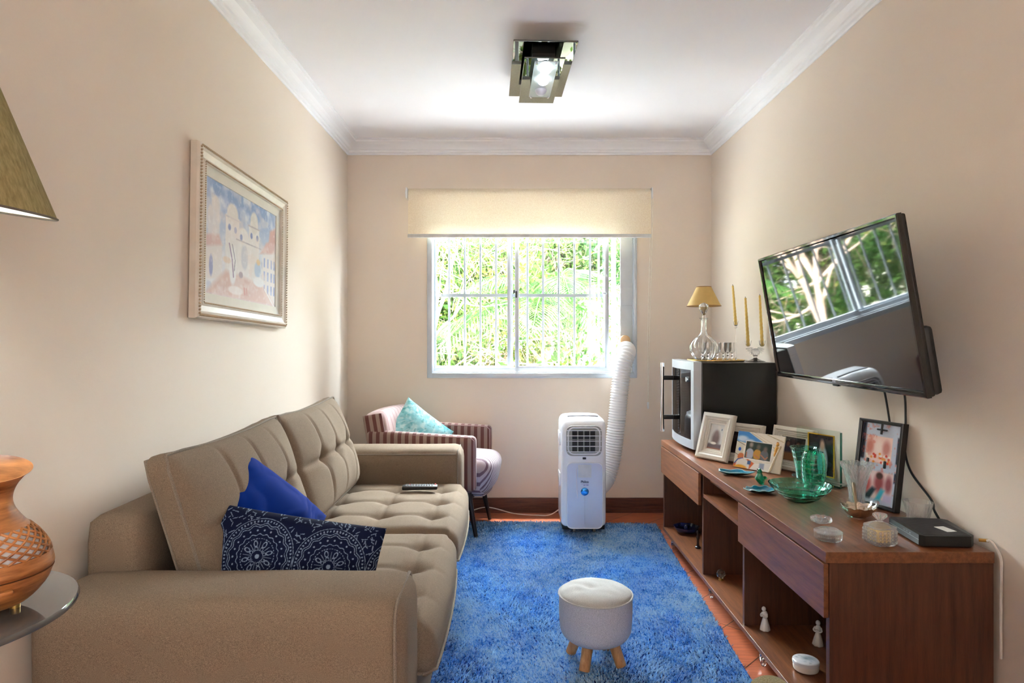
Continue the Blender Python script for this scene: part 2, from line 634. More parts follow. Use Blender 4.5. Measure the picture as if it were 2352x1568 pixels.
M_BASE = wood('dark_baseboard_wood', rgb(62, 34, 26), rgb(112, 68, 50), (14, 1, 14), 0.5)
M_BASEX = wood('dark_baseboard_wood_long', rgb(62, 34, 26), rgb(112, 68, 50), (1, 14, 14), 0.5)
structure(G().ext(XL, XR, YB - 0.016, YB, 0, 0.098, 0.003).ext(XL, XR, YB - 0.022, YB - 0.016, 0, 0.022).obj('baseboard_back', M_BASEX, smooth=False))
structure(G().ext(XL, XL + 0.016, YF, YB - 0.016, 0, 0.098, 0.003).obj('baseboard_left', M_BASE, smooth=False))
structure(G().ext(XR - 0.016, XR, YF, YB - 0.016, 0, 0.098, 0.003).obj('baseboard_right', M_BASE, smooth=False))

# ------------------------------------------------------------------ window
M_ALU = plain('grey_aluminium', rgb(190, 198, 205), 0.35, 0.35, var=0.03, scale=20)
M_ALU2 = plain('pale_grey_filler', rgb(205, 208, 208), 0.45, 0.0, var=0.03, scale=20)
M_PANE = thin_glass('window_pane_glass', (0.97, 0.985, 0.98, 1), 0.05)
win = thing('window_1', 'aluminium sliding window with outside security bars under the roller blind', 'window', (0, YB, 0))
win['kind'] = 'structure'
g = G()   # outer architrave on the wall face and the deep jamb
W0, W1, H0, H1 = -0.566, 0.848, 0.905, 2.05
g.ext(W0, W1, -0.012, 0.02, H0, WZ0 + 0.004, 0.003); g.ext(W0, W1, -0.012, 0.02, WZ1 - 0.004, H1, 0.003)
g.ext(W0, WX0 + 0.004, -0.0125, 0.02, H0, H1, 0.003); g.ext(WX1 - 0.004, W1, -0.0125, 0.02, H0, H1, 0.003)
g.ext(WX0, WX1, 0.0, 0.14, WZ0, WZ0 + 0.012); g.ext(WX0, WX0 + 0.008, 0, 0.14, WZ0, WZ1); g.ext(WX1 - 0.008, WX1, 0, 0.14, WZ0, WZ1)
g.ext(WX0, WX1, 0, 0.14, WZ1 - 0.012, WZ1)
for yy in (0.03, 0.062, 0.095):
    g.ext(WX0, WX1, yy, yy + 0.004, WZ0 + 0.012, WZ0 + 0.036)
g.obj('window_frame', M_ALU, win)
def sash(x0, x1, y, sl, sr, z0=WZ0 + 0.02, z1=WZ1 - 0.02, rail=0.028):
    s = G().ext(x0, x0 + sl, y - 0.012, y + 0.012, z0, z1, 0.002).ext(x1 - sr, x1, y - 0.012, y + 0.012, z0, z1, 0.002)
    s.ext(x0, x1, y - 0.0115, y + 0.0115, z0, z0 + rail, 0.002).ext(x0, x1, y - 0.0115, y + 0.0115, z1 - rail, z1, 0.002)
    o = s.obj('window_sash', M_ALU, win)
    G().ext(x0 + sl * 0.5, x1 - sr * 0.5, y - 0.002, y + 0.002, z0 + rail * 0.5, z1 - rail * 0.5).obj('window_pane', M_PANE, o, smooth=False)
    return o
s1 = sash(-0.527, 0.0, 0.08, 0.012, 0.026)
s2 = sash(0.026, 0.665, 0.048, 0.026, 0.026)
s3 = sash(0.60, 0.724, 0.112, 0.012, 0.03)
G().box((0.035, 0.03, 1.47), (0.012, 0.016, 0.045), 0.003).cyl((0.02, 0.03, 1.48), (0.02, 0.03, 1.50), 0.006).obj('window_latch', plain('dark_latch', rgb(60, 60, 62), 0.4, 0.5), s2)
G().ball((0.635, 0.03, 1.478), 0.011, 12, 8, (1.6, 0.7, 0.8)).obj('window_handle', M_ALU, s2)
# security bars outside
M_BAR = plain('grey_painted_steel_bar', rgb(104, 107, 110), 0.8, 0.0, spec=0.1)
for i in range(13):
    x = -0.548 + 0.1105 * (i + 1)
    if x < 0.83:
        G().cyl((x, 0.20, 0.86), (x, 0.20, 2.1), 0.0078, seg=10).obj('security_bar', M_BAR, win)
G().ext(-0.56, 0.86, 0.190, 0.210, 1.463, 1.485).obj('cross_bar', M_BAR, win)
# filler panel of the air conditioner kit
pan = thing('window_vent_panel', 'tall grey filler panel slotted into right side of the sliding window', 'panel', (0, YB, 0))
pan['kind'] = 'structure'; pan.name = 'window_2'
g = G().ext(0.742, 0.826, 0.028, 0.044, WZ0 + 0.014, 1.41, 0.002).ext(0.742, 0.826, 0.024, 0.042, 1.397, 1.515, 0.002).ext(0.742, 0.826, 0.028, 0.044, 1.505, WZ1 - 0.014, 0.002)
g.obj('filler_panel', M_ALU2, pan)

# ------------------------------------------------------------------ roller blind
def blind_mat():
    m = Mat('sand_blind_fabric')
    v = m.mapped(scale=(1, 1, 1))
    sp = m.n('ShaderNodeSeparateXYZ'); m.l(v, sp.inputs[0])
    a = m.n('ShaderNodeMath', operation='MULTIPLY'); a.inputs[1].default_value = 1 / 0.0085
    m.l(sp.outputs[2], a.inputs[0])
    fr = m.n('ShaderNodeMath', operation='PINGPONG'); fr.inputs[1].default_value = 0.5; m.l(a.outputs[0], fr.inputs[0])
    n = m.noise(v, 260, 3)
    ad = m.n('ShaderNodeMath', operation='ADD'); m.l(fr.outputs[0], ad.inputs[0]); m.l(n, ad.inputs[1])
    col = m.ramp(ad.outputs[0], [(0.3, rgb(222, 200, 166)), (1.0, rgb(250, 238, 214))])
    m.l(col, m.b.inputs['Base Color'])
    m.set(rough=0.9)
    tr = m.n('ShaderNodeBsdfTranslucent'); m.l(col, tr.inputs[0])
    mx = m.n('ShaderNodeMixShader'); mx.inputs[0].default_value = 0.13
    m.l(m.b.outputs[0], mx.inputs[1]); m.l(tr.outputs[0], mx.inputs[2]); m.l(mx.outputs[0], m.o.inputs[0])
    return m.m
M_BLIND = blind_mat()
M_WHITE = plain('white_plastic', rgb(232, 232, 230), 0.4, var=0.02)
yb = -0.075
bl = thing('roller_blind', 'beige woven roller blind rolled most of the way up above the window', 'blind', (0, YB, 0))
BX0, BX1 = -0.682, 0.925
R = 0.034
def blind_fn(u, v):
    x = BX0 + u * (BX1 - BX0)
    s = v * 0.33
    if s < 0.06:                       # over the roll
        a = s / R
        return (x, yb + 0.022 - R * math.sin(a) * 1.0, 2.135 + R * math.cos(a))
    a0 = 0.06 / R
    t = (s - 0.06)
    return (x, yb + 0.022 - R * math.sin(a0), 2.135 + R * math.cos(a0) - t)
G().surf(blind_fn, 2, 40).obj('blind_cloth', M_BLIND, bl, angle=60)
G().ext(BX0 - 0.003, BX1 + 0.003, yb - 0.018, yb - 0.004, 1.838, 1.862, 0.004).obj('bottom_bar', plain('grey_white_bar', rgb(214, 214, 210), 0.45), bl)
G().cyl((BX0 + 0.004, yb + 0.022, 2.135), (BX1 - 0.004, yb + 0.022, 2.135), R - 0.004, seg=24).obj('roller_tube', M_WHITE, bl)
for x in (BX0 - 0.012, BX1 + 0.010):
    G().ext(x - 0.005, x + 0.005, yb - 0.012, -0.0, 2.10, 2.172, 0.003).cyl((x - 0.009, yb + 0.022, 2.135), (x + 0.007, yb + 0.022, 2.135), 0.026).obj('blind_bracket', M_WHITE, bl)
g = G()
for dx in (-0.006, 0.006):
    g.tube(curve_pts([(BX1 + 0.012 + dx, yb + 0.0, 2.13), (BX1 + 0.0 + dx, yb + 0.01, 1.6), (BX1 - 0.01 + dx, yb + 0.02, 1.1), (BX1 - 0.012, yb + 0.02, 0.745)], 6), 0.0026, 5)
ch = g.obj('pull_chain', plain('cream_cord', rgb(240, 232, 216), 0.6), bl)
G().box((BX1 - 0.012, yb + 0.02, 0.725), (0.013, 0.009, 0.045), 0.003).obj('chain_weight', M_WHITE, ch)

# ------------------------------------------------------------------ ceiling lamp
M_MIRROR = plain('dark_mirror_glass', (0.13, 0.14, 0.13, 1), 0.015, 1.0, var=0.0)
M_CHROME = plain('chrome', (0.75, 0.75, 0.76, 1), 0.08, 1.0, var=0.0)
M_BULB = emitter('lit_bulb', (0.80, 0.88, 1.0, 1), 5.0)
def frost():
    m = Mat('frosted_glass_plate')
    t = m.n('ShaderNodeBsdfTransparent'); t.inputs[0].default_value = (0.85, 0.9, 0.9, 1)
    m.set(color=rgb(214, 222, 224), rough=0.15)
    mx = m.n('ShaderNodeMixShader'); mx.inputs[0].default_value = 0.62
    m.l(t.outputs[0], mx.inputs[1]); m.l(m.b.outputs[0], mx.inputs[2]); m.l(mx.outputs[0], m.o.inputs[0])
    return m.m
cl = thing('ceiling_lamp', 'rectangular mirrored ceiling lamp with frosted plate and round bulbs', 'lamp', (0.136, 3.02, ZC), rot=(0, 0, 0.035))
G().ext(-0.06, 0.06, -0.13, 0.13, -0.07, 0, 0.004).obj('ceiling_mount', plain('black_lamp_body', rgb(20, 20, 22), 0.3), cl)
G().ext(-0.137, 0.137, -0.31, 0.31, -0.078, -0.070, 0.002).obj('mirror_plate', M_MIRROR, cl, smooth=False)
G().ext(-0.088, 0.088, -0.265, 0.265, -0.128, -0.121, 0.002).obj('mirror_plate', M_MIRROR, cl, smooth=False)
G().ext(-0.05, 0.05, -0.20, 0.20, -0.121, -0.078).obj('lamp_spacer', MATS['black_lamp_body'], cl)
G().ext(-0.05, 0.05, -0.345, 0.05, -0.178, -0.173, 0.001).obj('glass_plate', frost(), cl, smooth=False)
for sx in (-0.04, 0.04):
    for sy in (-0.335, 0.04):
        G().cyl((sx, sy, -0.186), (sx, sy, -0.128 if sy > -0.27 else -0.172), 0.0045).obj('plate_pin', M_CHROME, cl)
for k, yy in enumerate((-0.285, -0.165, -0.04)):
    st = M_BULB if k < 2 else plain('unlit_bulb', rgb(205, 205, 215), 0.3)
    b = G().ball((0, yy, -0.178), 0.027, 20, 12).obj('bulb', st, cl)
    if k == 2: b['label'] = 'unlit bulb'
    G().cyl((0, yy, -0.155), (0, yy, -0.122 if yy > -0.27 else -0.15), 0.014).obj('bulb_socket', MATS['black_lamp_body'], b)
# ------------------------------------------------------------------ garden outside the window
M_BARK = plain('pale_bark', rgb(186, 158, 140), 0.9, var=0.25, scale=12, bump=0.5)
M_BARK2 = plain('grey_brown_bark', rgb(130, 110, 96), 0.9, var=0.25, scale=12, bump=0.5)
def leaf_mat(name, c1, c2, c3):
    m = Mat(name)
    v = m.co()
    g = m.n('ShaderNodeTexWhiteNoise'); g.noise_dimensions = '3D'
    sn = m.n('ShaderNodeVectorMath', operation='SNAP'); sn.inputs[1].default_value = (0.12, 0.12, 0.12)
    m.l(v, sn.inputs[0]); m.l(sn.outputs[0], g.inputs['Vector'])
    col = m.ramp(g.outputs['Value'], [(0.0, c1), (0.5, c2), (1.0, c3)])
    m.l(col, m.b.inputs['Base Color'])
    m.set(rough=0.8, spec=0.06)
    tr = m.n('ShaderNodeBsdfTranslucent'); m.l(col, tr.inputs[0])
    mx = m.n('ShaderNodeMixShader'); mx.inputs[0].default_value = 0.2
    m.l(m.b.outputs[0], mx.inputs[1]); m.l(tr.outputs[0], mx.inputs[2]); m.l(mx.outputs[0], m.o.inputs[0])
    return m.m
M_LEAF1 = leaf_mat('yellow_green_leaf', rgb(84, 96, 38), rgb(54, 84, 32), rgb(122, 114, 62))
M_LEAF2 = leaf_mat('mid_green_leaf', rgb(38, 66, 28), rgb(54, 84, 36), rgb(86, 106, 52))
M_LEAF3 = leaf_mat('deep_green_leaf', rgb(44, 76, 46), rgb(64, 94, 54), rgb(96, 118, 72))
M_PALM = leaf_mat('palm_leaf', rgb(44, 86, 44), rgb(60, 104, 48), rgb(88, 124, 62))

def leaves(P, size, rs, jitter=0.0):
    """one small folded quad per point"""
    P = np.asarray(P, float); n = len(P)
    if jitter: P = P + rs.normal(0, jitter, P.shape)
    a = rs.normal(size=(n, 3)); a /= np.linalg.norm(a, axis=1)[:, None]
    b = np.cross(a, rs.normal(size=(n, 3))); b /= np.linalg.norm(b, axis=1)[:, None]
    s = size * rs.uniform(0.6, 1.3, (n, 1))
    V = np.stack([P - a * s, P + b * s * 0.45, P + a * s, P - b * s * 0.45], 1).reshape(-1, 3)
    return V, np.arange(4 * n).reshape(n, 4)

def grow(g, p, d, L, r, depth, tips, rs, spread=0.6, up=0.15):
    n = 4
    pts = [p.copy()]; rr = [r]
    q = p.copy(); dd = d.copy()
    for i in range(n):
        dd = (dd + Vector(rs.normal(0, 0.16, 3)) + Vector((0, 0, up * 0.3))).normalized()
        q = q + dd * (L / n)
        pts.append(q.copy()); rr.append(r * (1 - 0.45 * (i + 1) / n))
        if depth <= 2: tips.append(tuple(q))
    g.tube(pts, rr, 5 if r < 0.03 else 7, cap=False)
    if depth == 0:
        return
    for _ in range(3 if depth > 1 else 4):
        k = rs.integers(1, n + 1)
        nd = (dd + Vector(rs.normal(0, spread, 3))).normalized()
        grow(g, pts[k], nd, L * rs.uniform(0.6, 0.85), rr[k] * 0.62, depth - 1, tips, rs, spread, up)

def tree(label, loc, H, lean, r, depth, nleaf, lsize, mleaf, mbark, seed, spread=0.6, group='bare-branched garden trees'):
    rs = np.random.default_rng(seed)
    t = thing('garden_tree', label, 'tree', loc, group=None)
    g = G(); tips = []
    d = Vector((lean[0], lean[1], 1)).normalized()
    base = Vector((0, 0, 0)); mid = d * H * 0.3
    g.tube([base, d * H * 0.15, mid], [r, r * 0.9, r * 0.8], 8)
    for k in range(4):
        a = k * PI / 2 + rs.uniform(0, 1)
        nd = (d + Vector((math.cos(a), math.sin(a), 0.3)) * 0.55).normalized()
        grow(g, mid, nd, H * 0.30, r * 0.62, depth, tips, rs, spread)
    g.obj('branches', mbark, t)
    if nleaf:
        T = np.array(tips); P = T[rs.integers(0, len(T), nleaf)] + rs.normal(0, 0.16, (nleaf, 3))
        V, Fq = leaves(P, lsize, rs)
        raw_mesh('foliage', V, Fq, mleaf, t)
    return t

def shrub(label, loc, rad, hgt, n, lsize, mleaf, seed, name='garden_shrub'):
    rs = np.random.default_rng(seed)
    t = thing(name, label, 'shrub', loc)
    g = G()
    for k in range(7):
        a = rs.uniform(0, 2 * PI); rr = rs.uniform(0.2, 0.7) * rad
        g.tube([(0, 0, 0), (rr * 0.5 * math.cos(a), rr * 0.5 * math.sin(a), hgt * 0.4), (rr * math.cos(a), rr * math.sin(a), hgt * 0.85)], [0.02, 0.014, 0.006], 5)
    g.obj('stems', M_BARK2, t)
    u = rs.normal(size=(n, 3)); u /= np.linalg.norm(u, axis=1)[:, None]
    k = 0.75 + 0.25 * np.sin(u[:, 0] * 5 + seed) * np.cos(u[:, 2] * 6 + u[:, 1] * 4)
    rr = rs.uniform(0.55, 1, n) ** 0.5 * k
    P = u * rr[:, None] * np.array([rad, rad, hgt / 2]) + np.array([0, 0, hgt / 2])
    V, Fq = leaves(P, lsize, rs)
    raw_mesh('foliage', V, Fq, mleaf, t)
    return t

def palm(label, loc, H, lean, nf, fl, seed, mat=None):
    rs = np.random.default_rng(seed)
    t = thing('garden_palm', label, 'palm', loc)
    top = Vector((lean[0] * H, lean[1] * H, H))
    if H > 0.1:
        G().tube([(0, 0, 0), tuple(top * 0.5 + Vector((-lean[0] * 0.2, 0, 0))), tuple(top)], [0.09, 0.07, 0.06], 10).obj('trunk', M_BARK2, t)
    for k in range(nf):
        a = 2 * PI * k / nf + rs.uniform(-0.2, 0.2); el = rs.uniform(0.15, 1.1)
        pts = []
        for i in range(15):
            s = i / 14 * fl
            droop = 0.42 / fl * s * s * 1.6
            pts.append(top + Vector((math.cos(a) * s * math.cos(el), math.sin(a) * s * math.cos(el), s * math.sin(el) - droop)))
        g = G(); g.tube(pts, [0.012 * (1 - 0.8 * i / 14) + 0.002 for i in range(15)], 5)
        side = Vector((-math.sin(a), math.cos(a), 0))
        vs = []; fs = []
        for i in range(1, 14):
            for sub in (0, 0.33, 0.66):
                c = pts[i].lerp(pts[i + 1], sub); tan = (pts[i + 1] - pts[i]).normalized()
                L = fl * 0.30 * math.sin(PI * min(1, (i + sub) / 14 * 0.85 + 0.12)) + 0.04
                for sg in (-1, 1):
                    dirv = (side * sg * 0.85 + tan * 0.55 + Vector((0, 0, -0.25))).normalized()
                    o = len(vs)
                    vs += [c, c + dirv * L * 0.5 + tan * 0.014, c + dirv * L + Vector((0, 0, -L * 0.2)), c + dirv * L * 0.5 - tan * 0.014]
                    fs.append((o, o + 1, o + 2, o + 3))
        g.add(vs, fs)
        g.obj('frond', mat or M_PALM, t, smooth=False)
    return t

GZ = -0.9
g = G().ext(-30, 30, 4.55, 40, GZ - 0.2, GZ)
structure(G().ext(-6, 6, 4.52, 8.4, GZ - 0.05, GZ + 0.02).obj('floor_bounce_slab', plain('pale_bounce_slab', rgb(232, 230, 228), 0.9, scale=4)), 'unseen pale slab added outside to bounce light indoors', 'reflector')  # out-of-view slab, added to throw light up at the ceiling
structure(g.obj('ground', plain('dry_grass_ground', rgb(150, 146, 124), 0.95, var=0.3, scale=2)), 'dry grassy garden ground outside the window', 'ground')
M_OUTW = plain('white_render_wall', rgb(240, 238, 234), 0.9, var=0.02)
o = G().ext(1.28, 8.5, 11.6, 11.9, GZ, 1.78).ext(1.24, 8.54, 11.56, 11.94, 1.78, 1.84).obj('garden_wall', M_OUTW)
tag(o, 'white rendered garden wall behind the trees, seen at right of window', 'wall')
tree('bare peach-barked tree filling the left window pane', (-1.0, 7.3, GZ), 4.6, (0.05, 0.0), 0.055, 4, 2200, 0.035, M_LEAF1, M_BARK, 3)
tree('bare tree with crossing pale branches right behind left pane', (-0.35, 9.0, GZ), 4.6, (0.12, 0.1), 0.05, 4, 3500, 0.04, M_LEAF1, M_BARK, 5)
tree('thin leaning tree with brown trunk before the white garden wall', (0.86, 8.2, GZ), 3.6, (0.0, 0.05), 0.06, 3, 1500, 0.05, M_LEAF2, M_BARK2, 8)
tree('tall leafy tree at the far left of the garden', (-3.6, 12.5, GZ), 5.2, (0.03, 0), 0.16, 4, 9000, 0.09, M_LEAF2, M_BARK2, 12)
tree('tall leafy tree in the middle background of the garden', (0.2, 14.5, GZ), 5.2, (0, 0), 0.16, 4, 9000, 0.10, M_LEAF2, M_BARK2, 13)
tree('tall leafy tree behind the white garden wall', (4.2, 13.5, GZ), 5.2, (0, 0), 0.16, 4, 9000, 0.10, M_LEAF3, M_BARK2, 14)
palm('green palm with feathery fronds behind right window pane', (0.45, 8.6, GZ), 2.5, (0.03, 0.0), 13, 1.9, 21)
palm('taller palm whose fronds hang at top of right pane', (0.0, 10.4, GZ), 4.0, (0.06, 0.0), 14, 2.1, 22)
palm('low palm clump at foot of the window, right pane', (0.30, 7.0, GZ), 0.75, (0, 0), 12, 1.0, 23)
palm('palm leaning at the far left of garden', (-4.2, 8.5, GZ), 2.6, (0.1, 0.0), 12, 1.7, 24)
shrub('bushy green shrub under the bare trees, left pane', (-1.1, 8.6, GZ), 1.0, 2.3, 7000, 0.05, M_LEAF2, 31)
shrub('yellow-green shrub below the palm fronds, right pane', (0.25, 9.6, GZ), 0.9, 2.2, 7000, 0.05, M_LEAF1, 32)
shrub('dark green shrub between the two window panes', (-0.35, 10.6, GZ), 1.0, 2.7, 6000, 0.055, M_LEAF3, 33)
shrub('broad green shrub at the left edge of the garden', (-3.0, 9.5, GZ), 1.4, 2.6, 7000, 0.06, M_LEAF2, 34)
shrub('rounded hedge shrub in the left background', (-5.6, 11.5, GZ), 1.8, 3.4, 7000, 0.08, M_LEAF3, 35)
shrub('rounded hedge shrub in the centre background', (-1.4, 13.0, GZ), 1.9, 3.8, 8000, 0.08, M_LEAF2, 36)
shrub('tall dense hedge closing the view at the far left', (-7.0, 17.0, GZ), 3.2, 7.0, 9000, 0.14, M_LEAF3, 41)
shrub('tall dense hedge behind the bare trees', (-2.2, 17.5, GZ), 3.0, 7.2, 9000, 0.14, M_LEAF2, 42)
shrub('tall dense hedge behind the palms', (2.4, 17.2, GZ), 3.0, 6.8, 9000, 0.14, M_LEAF3, 43)
# ------------------------------------------------------------------ sofa
def fabric(name, dark, mid, light, scale=850, rough=0.95, bump=0.35):
    m = Mat(name)
    v = m.co()
    n1 = m.noise(v, scale, 2, 0.8)
    m.l(m.ramp(n1, [(0.32, dark), (0.5, mid), (0.68, light)]), m.b.inputs['Base Color'])
    m.set(rough=rough, spec=0.15)
    m.bump(n1, bump, 0.0012)
    MATS[name] = m.m
    return m.m
M_SOFA = fabric('taupe_upholstery', rgb(94, 80, 66), rgb(128, 111, 93), rgb(158, 140, 120))
M_PIPE = fabric('taupe_piping', rgb(92, 82, 72), rgb(132, 120, 106), rgb(164, 152, 138))

sofa = thing('sofa', 'taupe two-seater fabric sofa with tufted cushions along left wall', 'sofa', (-0.66, 2.52, 0), 0.0115)
FX = 0.412                 # frame front, local x
YN, YE = -1.10, 1.09       # outer ends
AW = 0.255                 # arm width
def arm(y0, y1, name):
    w = y1 - y0
    def fn(p, n):
        q = Vector(p)
        hz = 0.53 / 2
        if n.z > 0.2:
            q.z += 0.018 * max(0, 1 - (2 * p.y / w) ** 2) * min(1, n.z * 1.2)
            q.z += 0.003 * mnoise.noise(Vector((p.x * 5, p.y * 7, y0)))
        if abs(n.y) > 0.5:
            q.y += 0.004 * mnoise.noise(Vector((p.x * 4, p.z * 4, y0 * 3))) * (1 if n.y > 0 else -1)
        return q
    g = rbox(0.842, w, 0.53, 0.05, 34, 16, 18, fn)
    o = g.obj(name, M_SOFA, sofa, angle=80)
    o.location = (FX - 0.421, (y0 + y1) / 2, 0.05 + 0.265)
    # piping: front panel outline and along the top edges
    r = 0.05
    zc = 0.265
    def arch(x, k=0.995):
        pts = []
        for s in range(0, 13):
            a = PI * s / 12
            yy = -math.cos(a); zz = math.sin(a)
            pts.append((x, (w / 2 - r) * (1 if yy > 0 else -1) * (1 if abs(yy) > 0.02 else 0) + r * yy * 0.97, zc - r + r * zz + 0.003))
        return [(x, -w / 2 + 0.001, -zc + 0.05)] + pts + [(x, w / 2 - 0.001, -zc + 0.05)]
    g = G().tube(arch(0.421 - 0.022), 0.0042, 6)
    sd = 1 if y0 < 0 else -1          # the seam runs along the edge facing the seat
    g.tube([(-0.37, sd * (w / 2 - 0.012), zc - 0.014), (0.39, sd * (w / 2 - 0.012), zc - 0.014)], 0.0036, 6)
    g.obj('piping', M_PIPE, o)
    return o
arm(YN, YN + AW, 'armrest')
arm(YE - AW, YE, 'armrest')
# base rail under the cushions and rear frame
g = rbox(0.80, 2.19 - 2 * AW - 0.004, 0.27, 0.025, 12, 24, 6)
o = g.obj('base', M_SOFA, sofa, angle=80); o.location = (0.0, -0.005, 0.185)
def backfn(p, n):
    q = Vector(p)
    if n.z > 0.2: q.z += 0.012 * (1 - (2 * p.x / 0.14) ** 2)
    return q
bk = rbox(0.14, 1.80, 0.67, 0.028, 8, 40, 12, backfn).obj('back_frame', M_SOFA, sofa, angle=80)
bk.location = (-0.355, 0.0, 0.05 + 0.335)
for sx in (-0.33, 0.33):
    for sy in (-1.0, 1.0):
        G().cyl((sx, sy, 0.0), (sx, sy, 0.06), 0.022, 0.028).obj('foot', plain('dark_wood_foot', rgb(40, 28, 22), 0.5), sofa)

def groove(d, s):
    return math.exp(-(d / s) ** 2)
def seat_cushion(yc, seed):
    SX, SY, SZ = 0.70, 0.815, 0.15
    bx = (-0.21, 0.015, 0.235); by = (-0.22, 0.0, 0.22)
    def fn(p, n):
        q = Vector(p)
        u = 2 * p.x / SX; v = 2 * p.y / SY
        b = max(0, 1 - abs(u) ** 4) * max(0, 1 - abs(v) ** 4)
        if n.z > 0.3:
            q.z += 0.012 * b
            dd = 0
            for x0 in bx:
                dd += 0.006 * groove(p.x - x0, 0.010) * b
                for y0 in by:
                    dd += 0.024 * math.exp(-((p.x - x0) ** 2 + (p.y - y0) ** 2) / 0.042 ** 2)
            for y0 in by:
                dd += 0.008 * groove(p.y - y0, 0.016) * b
            q.z -= dd
            q.z += 0.003 * mnoise.noise(Vector((p.x * 9, p.y * 9, seed)))
        if n.x > 0.3:
            q.x += 0.014 * max(0, 1 - v * v) - 0.012 * abs(v) ** 3 * 0
            q.z -= 0.018 * max(0, p.x / (SX / 2)) ** 6
        return q
    o = rbox(SX, SY, SZ, 0.05, 84, 96, 10, fn).obj('seat_cushion', M_SOFA, sofa, angle=80)
    o.location = (0.098, yc, 0.325 + 0.024)
    ring = []
    z = -SZ / 2 + 0.018
    for (x, y) in ((-SX / 2 + 0.02, -SY / 2 + 0.012), (SX / 2 - 0.03, -SY / 2 + 0.006), (SX / 2 - 0.004, -SY / 2 + 0.03)):
        ring.append((x, y, z))
    for k in range(9):
        v = -0.9 + 1.8 * k / 8
        ring.append((SX / 2 + 0.016 * (1 - v * v) - 0.001, v * SY / 2, z - 0.004))
    for (x, y) in ((SX / 2 - 0.004, SY / 2 - 0.03), (SX / 2 - 0.03, SY / 2 - 0.006), (-SX / 2 + 0.02, SY / 2 - 0.012)):
        ring.append((x, y, z))
    G().tube(ring, 0.0045, 6).obj('piping', M_PIPE, o)
    for x0 in bx[1:]:
        for y0 in by:
            G().ball((x0, y0, SZ / 2 + 0.012 - 0.032), 0.006, 8, 5, (1, 1, 0.5)).obj('button', M_PIPE, o)
    return o
seat_cushion(-0.424, 1.0)
seat_cushion(0.415, 5.0)

def back_cushion(yc, seed, skew=0.0):
    # local: x = thickness (front +), y along, z height
    SX, SY, SZ = 0.11, 0.83, 0.45
    by = (-0.2, 0.0, 0.2)
    def fn(p, n):
        q = Vector(p)
        v = 2 * p.y / SY; w = 2 * p.z / SZ
        b = max(0, 1 - abs(v) ** 3) * max(0, 1 - abs(w) ** 3)
        if n.x > 0.3:
            q.x += 0.058 * b + 0.02 * max(0, -w) * max(0, 1 - w * w) * (1 - v * v)
            dd = 0
            for y0 in by:
                dd += 0.009 * groove(p.y - y0 - 0.006 * math.sin(p.z * 9), 0.009) * max(0, 1 - abs(w) ** 6)
                dd += 0.034 * math.exp(-((p.y - y0) ** 2 + (p.z - 0.0) ** 2) / 0.034 ** 2)
            dd += 0.012 * groove(p.z, 0.014) * max(0, 1 - abs(v) ** 8)
            q.x -= dd
            q.x += 0.005 * mnoise.noise(Vector((p.y * 7, p.z * 7, seed)))
        if q.x < 0:
            q.x *= 0.5 + 0.9 * b
        # ears: corners up, mid sags
        q.z += 0.012 * (abs(v) ** 3) * max(0, w) - 0.006 * max(0, w) * (1 - v * v)
        # pinch the corners
        k = abs(v) ** 5 * abs(w) ** 5
        q.x *= 1 - 0.35 * k
        q.y *= 1 + 0.02 * k
        return q
    o = rbox(SX, SY, SZ, 0.038, 12, 96, 64, fn).obj('back_cushion', M_SOFA, sofa, angle=80)
    o.location = (-0.217, yc, 0.43 + SZ / 2 * 0.96)
    o.rotation_euler = (0, math.radians(-17.5), skew)
    def edge(xo):
        ring = []
        for t in range(48):
            a = 2 * PI * t / 48
            c, s_ = math.cos(a), math.sin(a)
            m = max(abs(c), abs(s_)); 
            v, w = c / m, s_ / m
            e = 0.97
            y = v * (SY / 2 - 0.004); z = w * (SZ / 2 - 0.004)
            rr = 0.035   # round the corner
            if abs(v) * SY / 2 > SY / 2 - rr and abs(w) * SZ / 2 > SZ / 2 - rr:
                cyy = math.copysign(SY / 2 - rr, y); czz = math.copysign(SZ / 2 - rr, z)
                d = Vector((y - cyy, z - czz)); d.normalize()
                y, z = cyy + d.x * (rr - 0.002), czz + d.y * (rr - 0.002)
            z += 0.012 * (abs(v) ** 3) * max(0, w) - 0.006 * max(0, w) * (1 - v * v)
            ring.append((xo, y, z))
        return ring
    G().tube(edge(0.036), 0.0048, 6, closed=True).tube(edge(-0.018), 0.0048, 6, closed=True).obj('piping', M_PIPE, o)
    for y0 in by:
        G().ball((SX / 2 + 0.058 - 0.046, y0, 0), 0.006, 8, 5, (0.5, 1, 1)).obj('button', M_PIPE, o)
    return o
back_cushion(-0.435, 2.0, 0.0)
back_cushion(0.405, 9.0, 0.0)

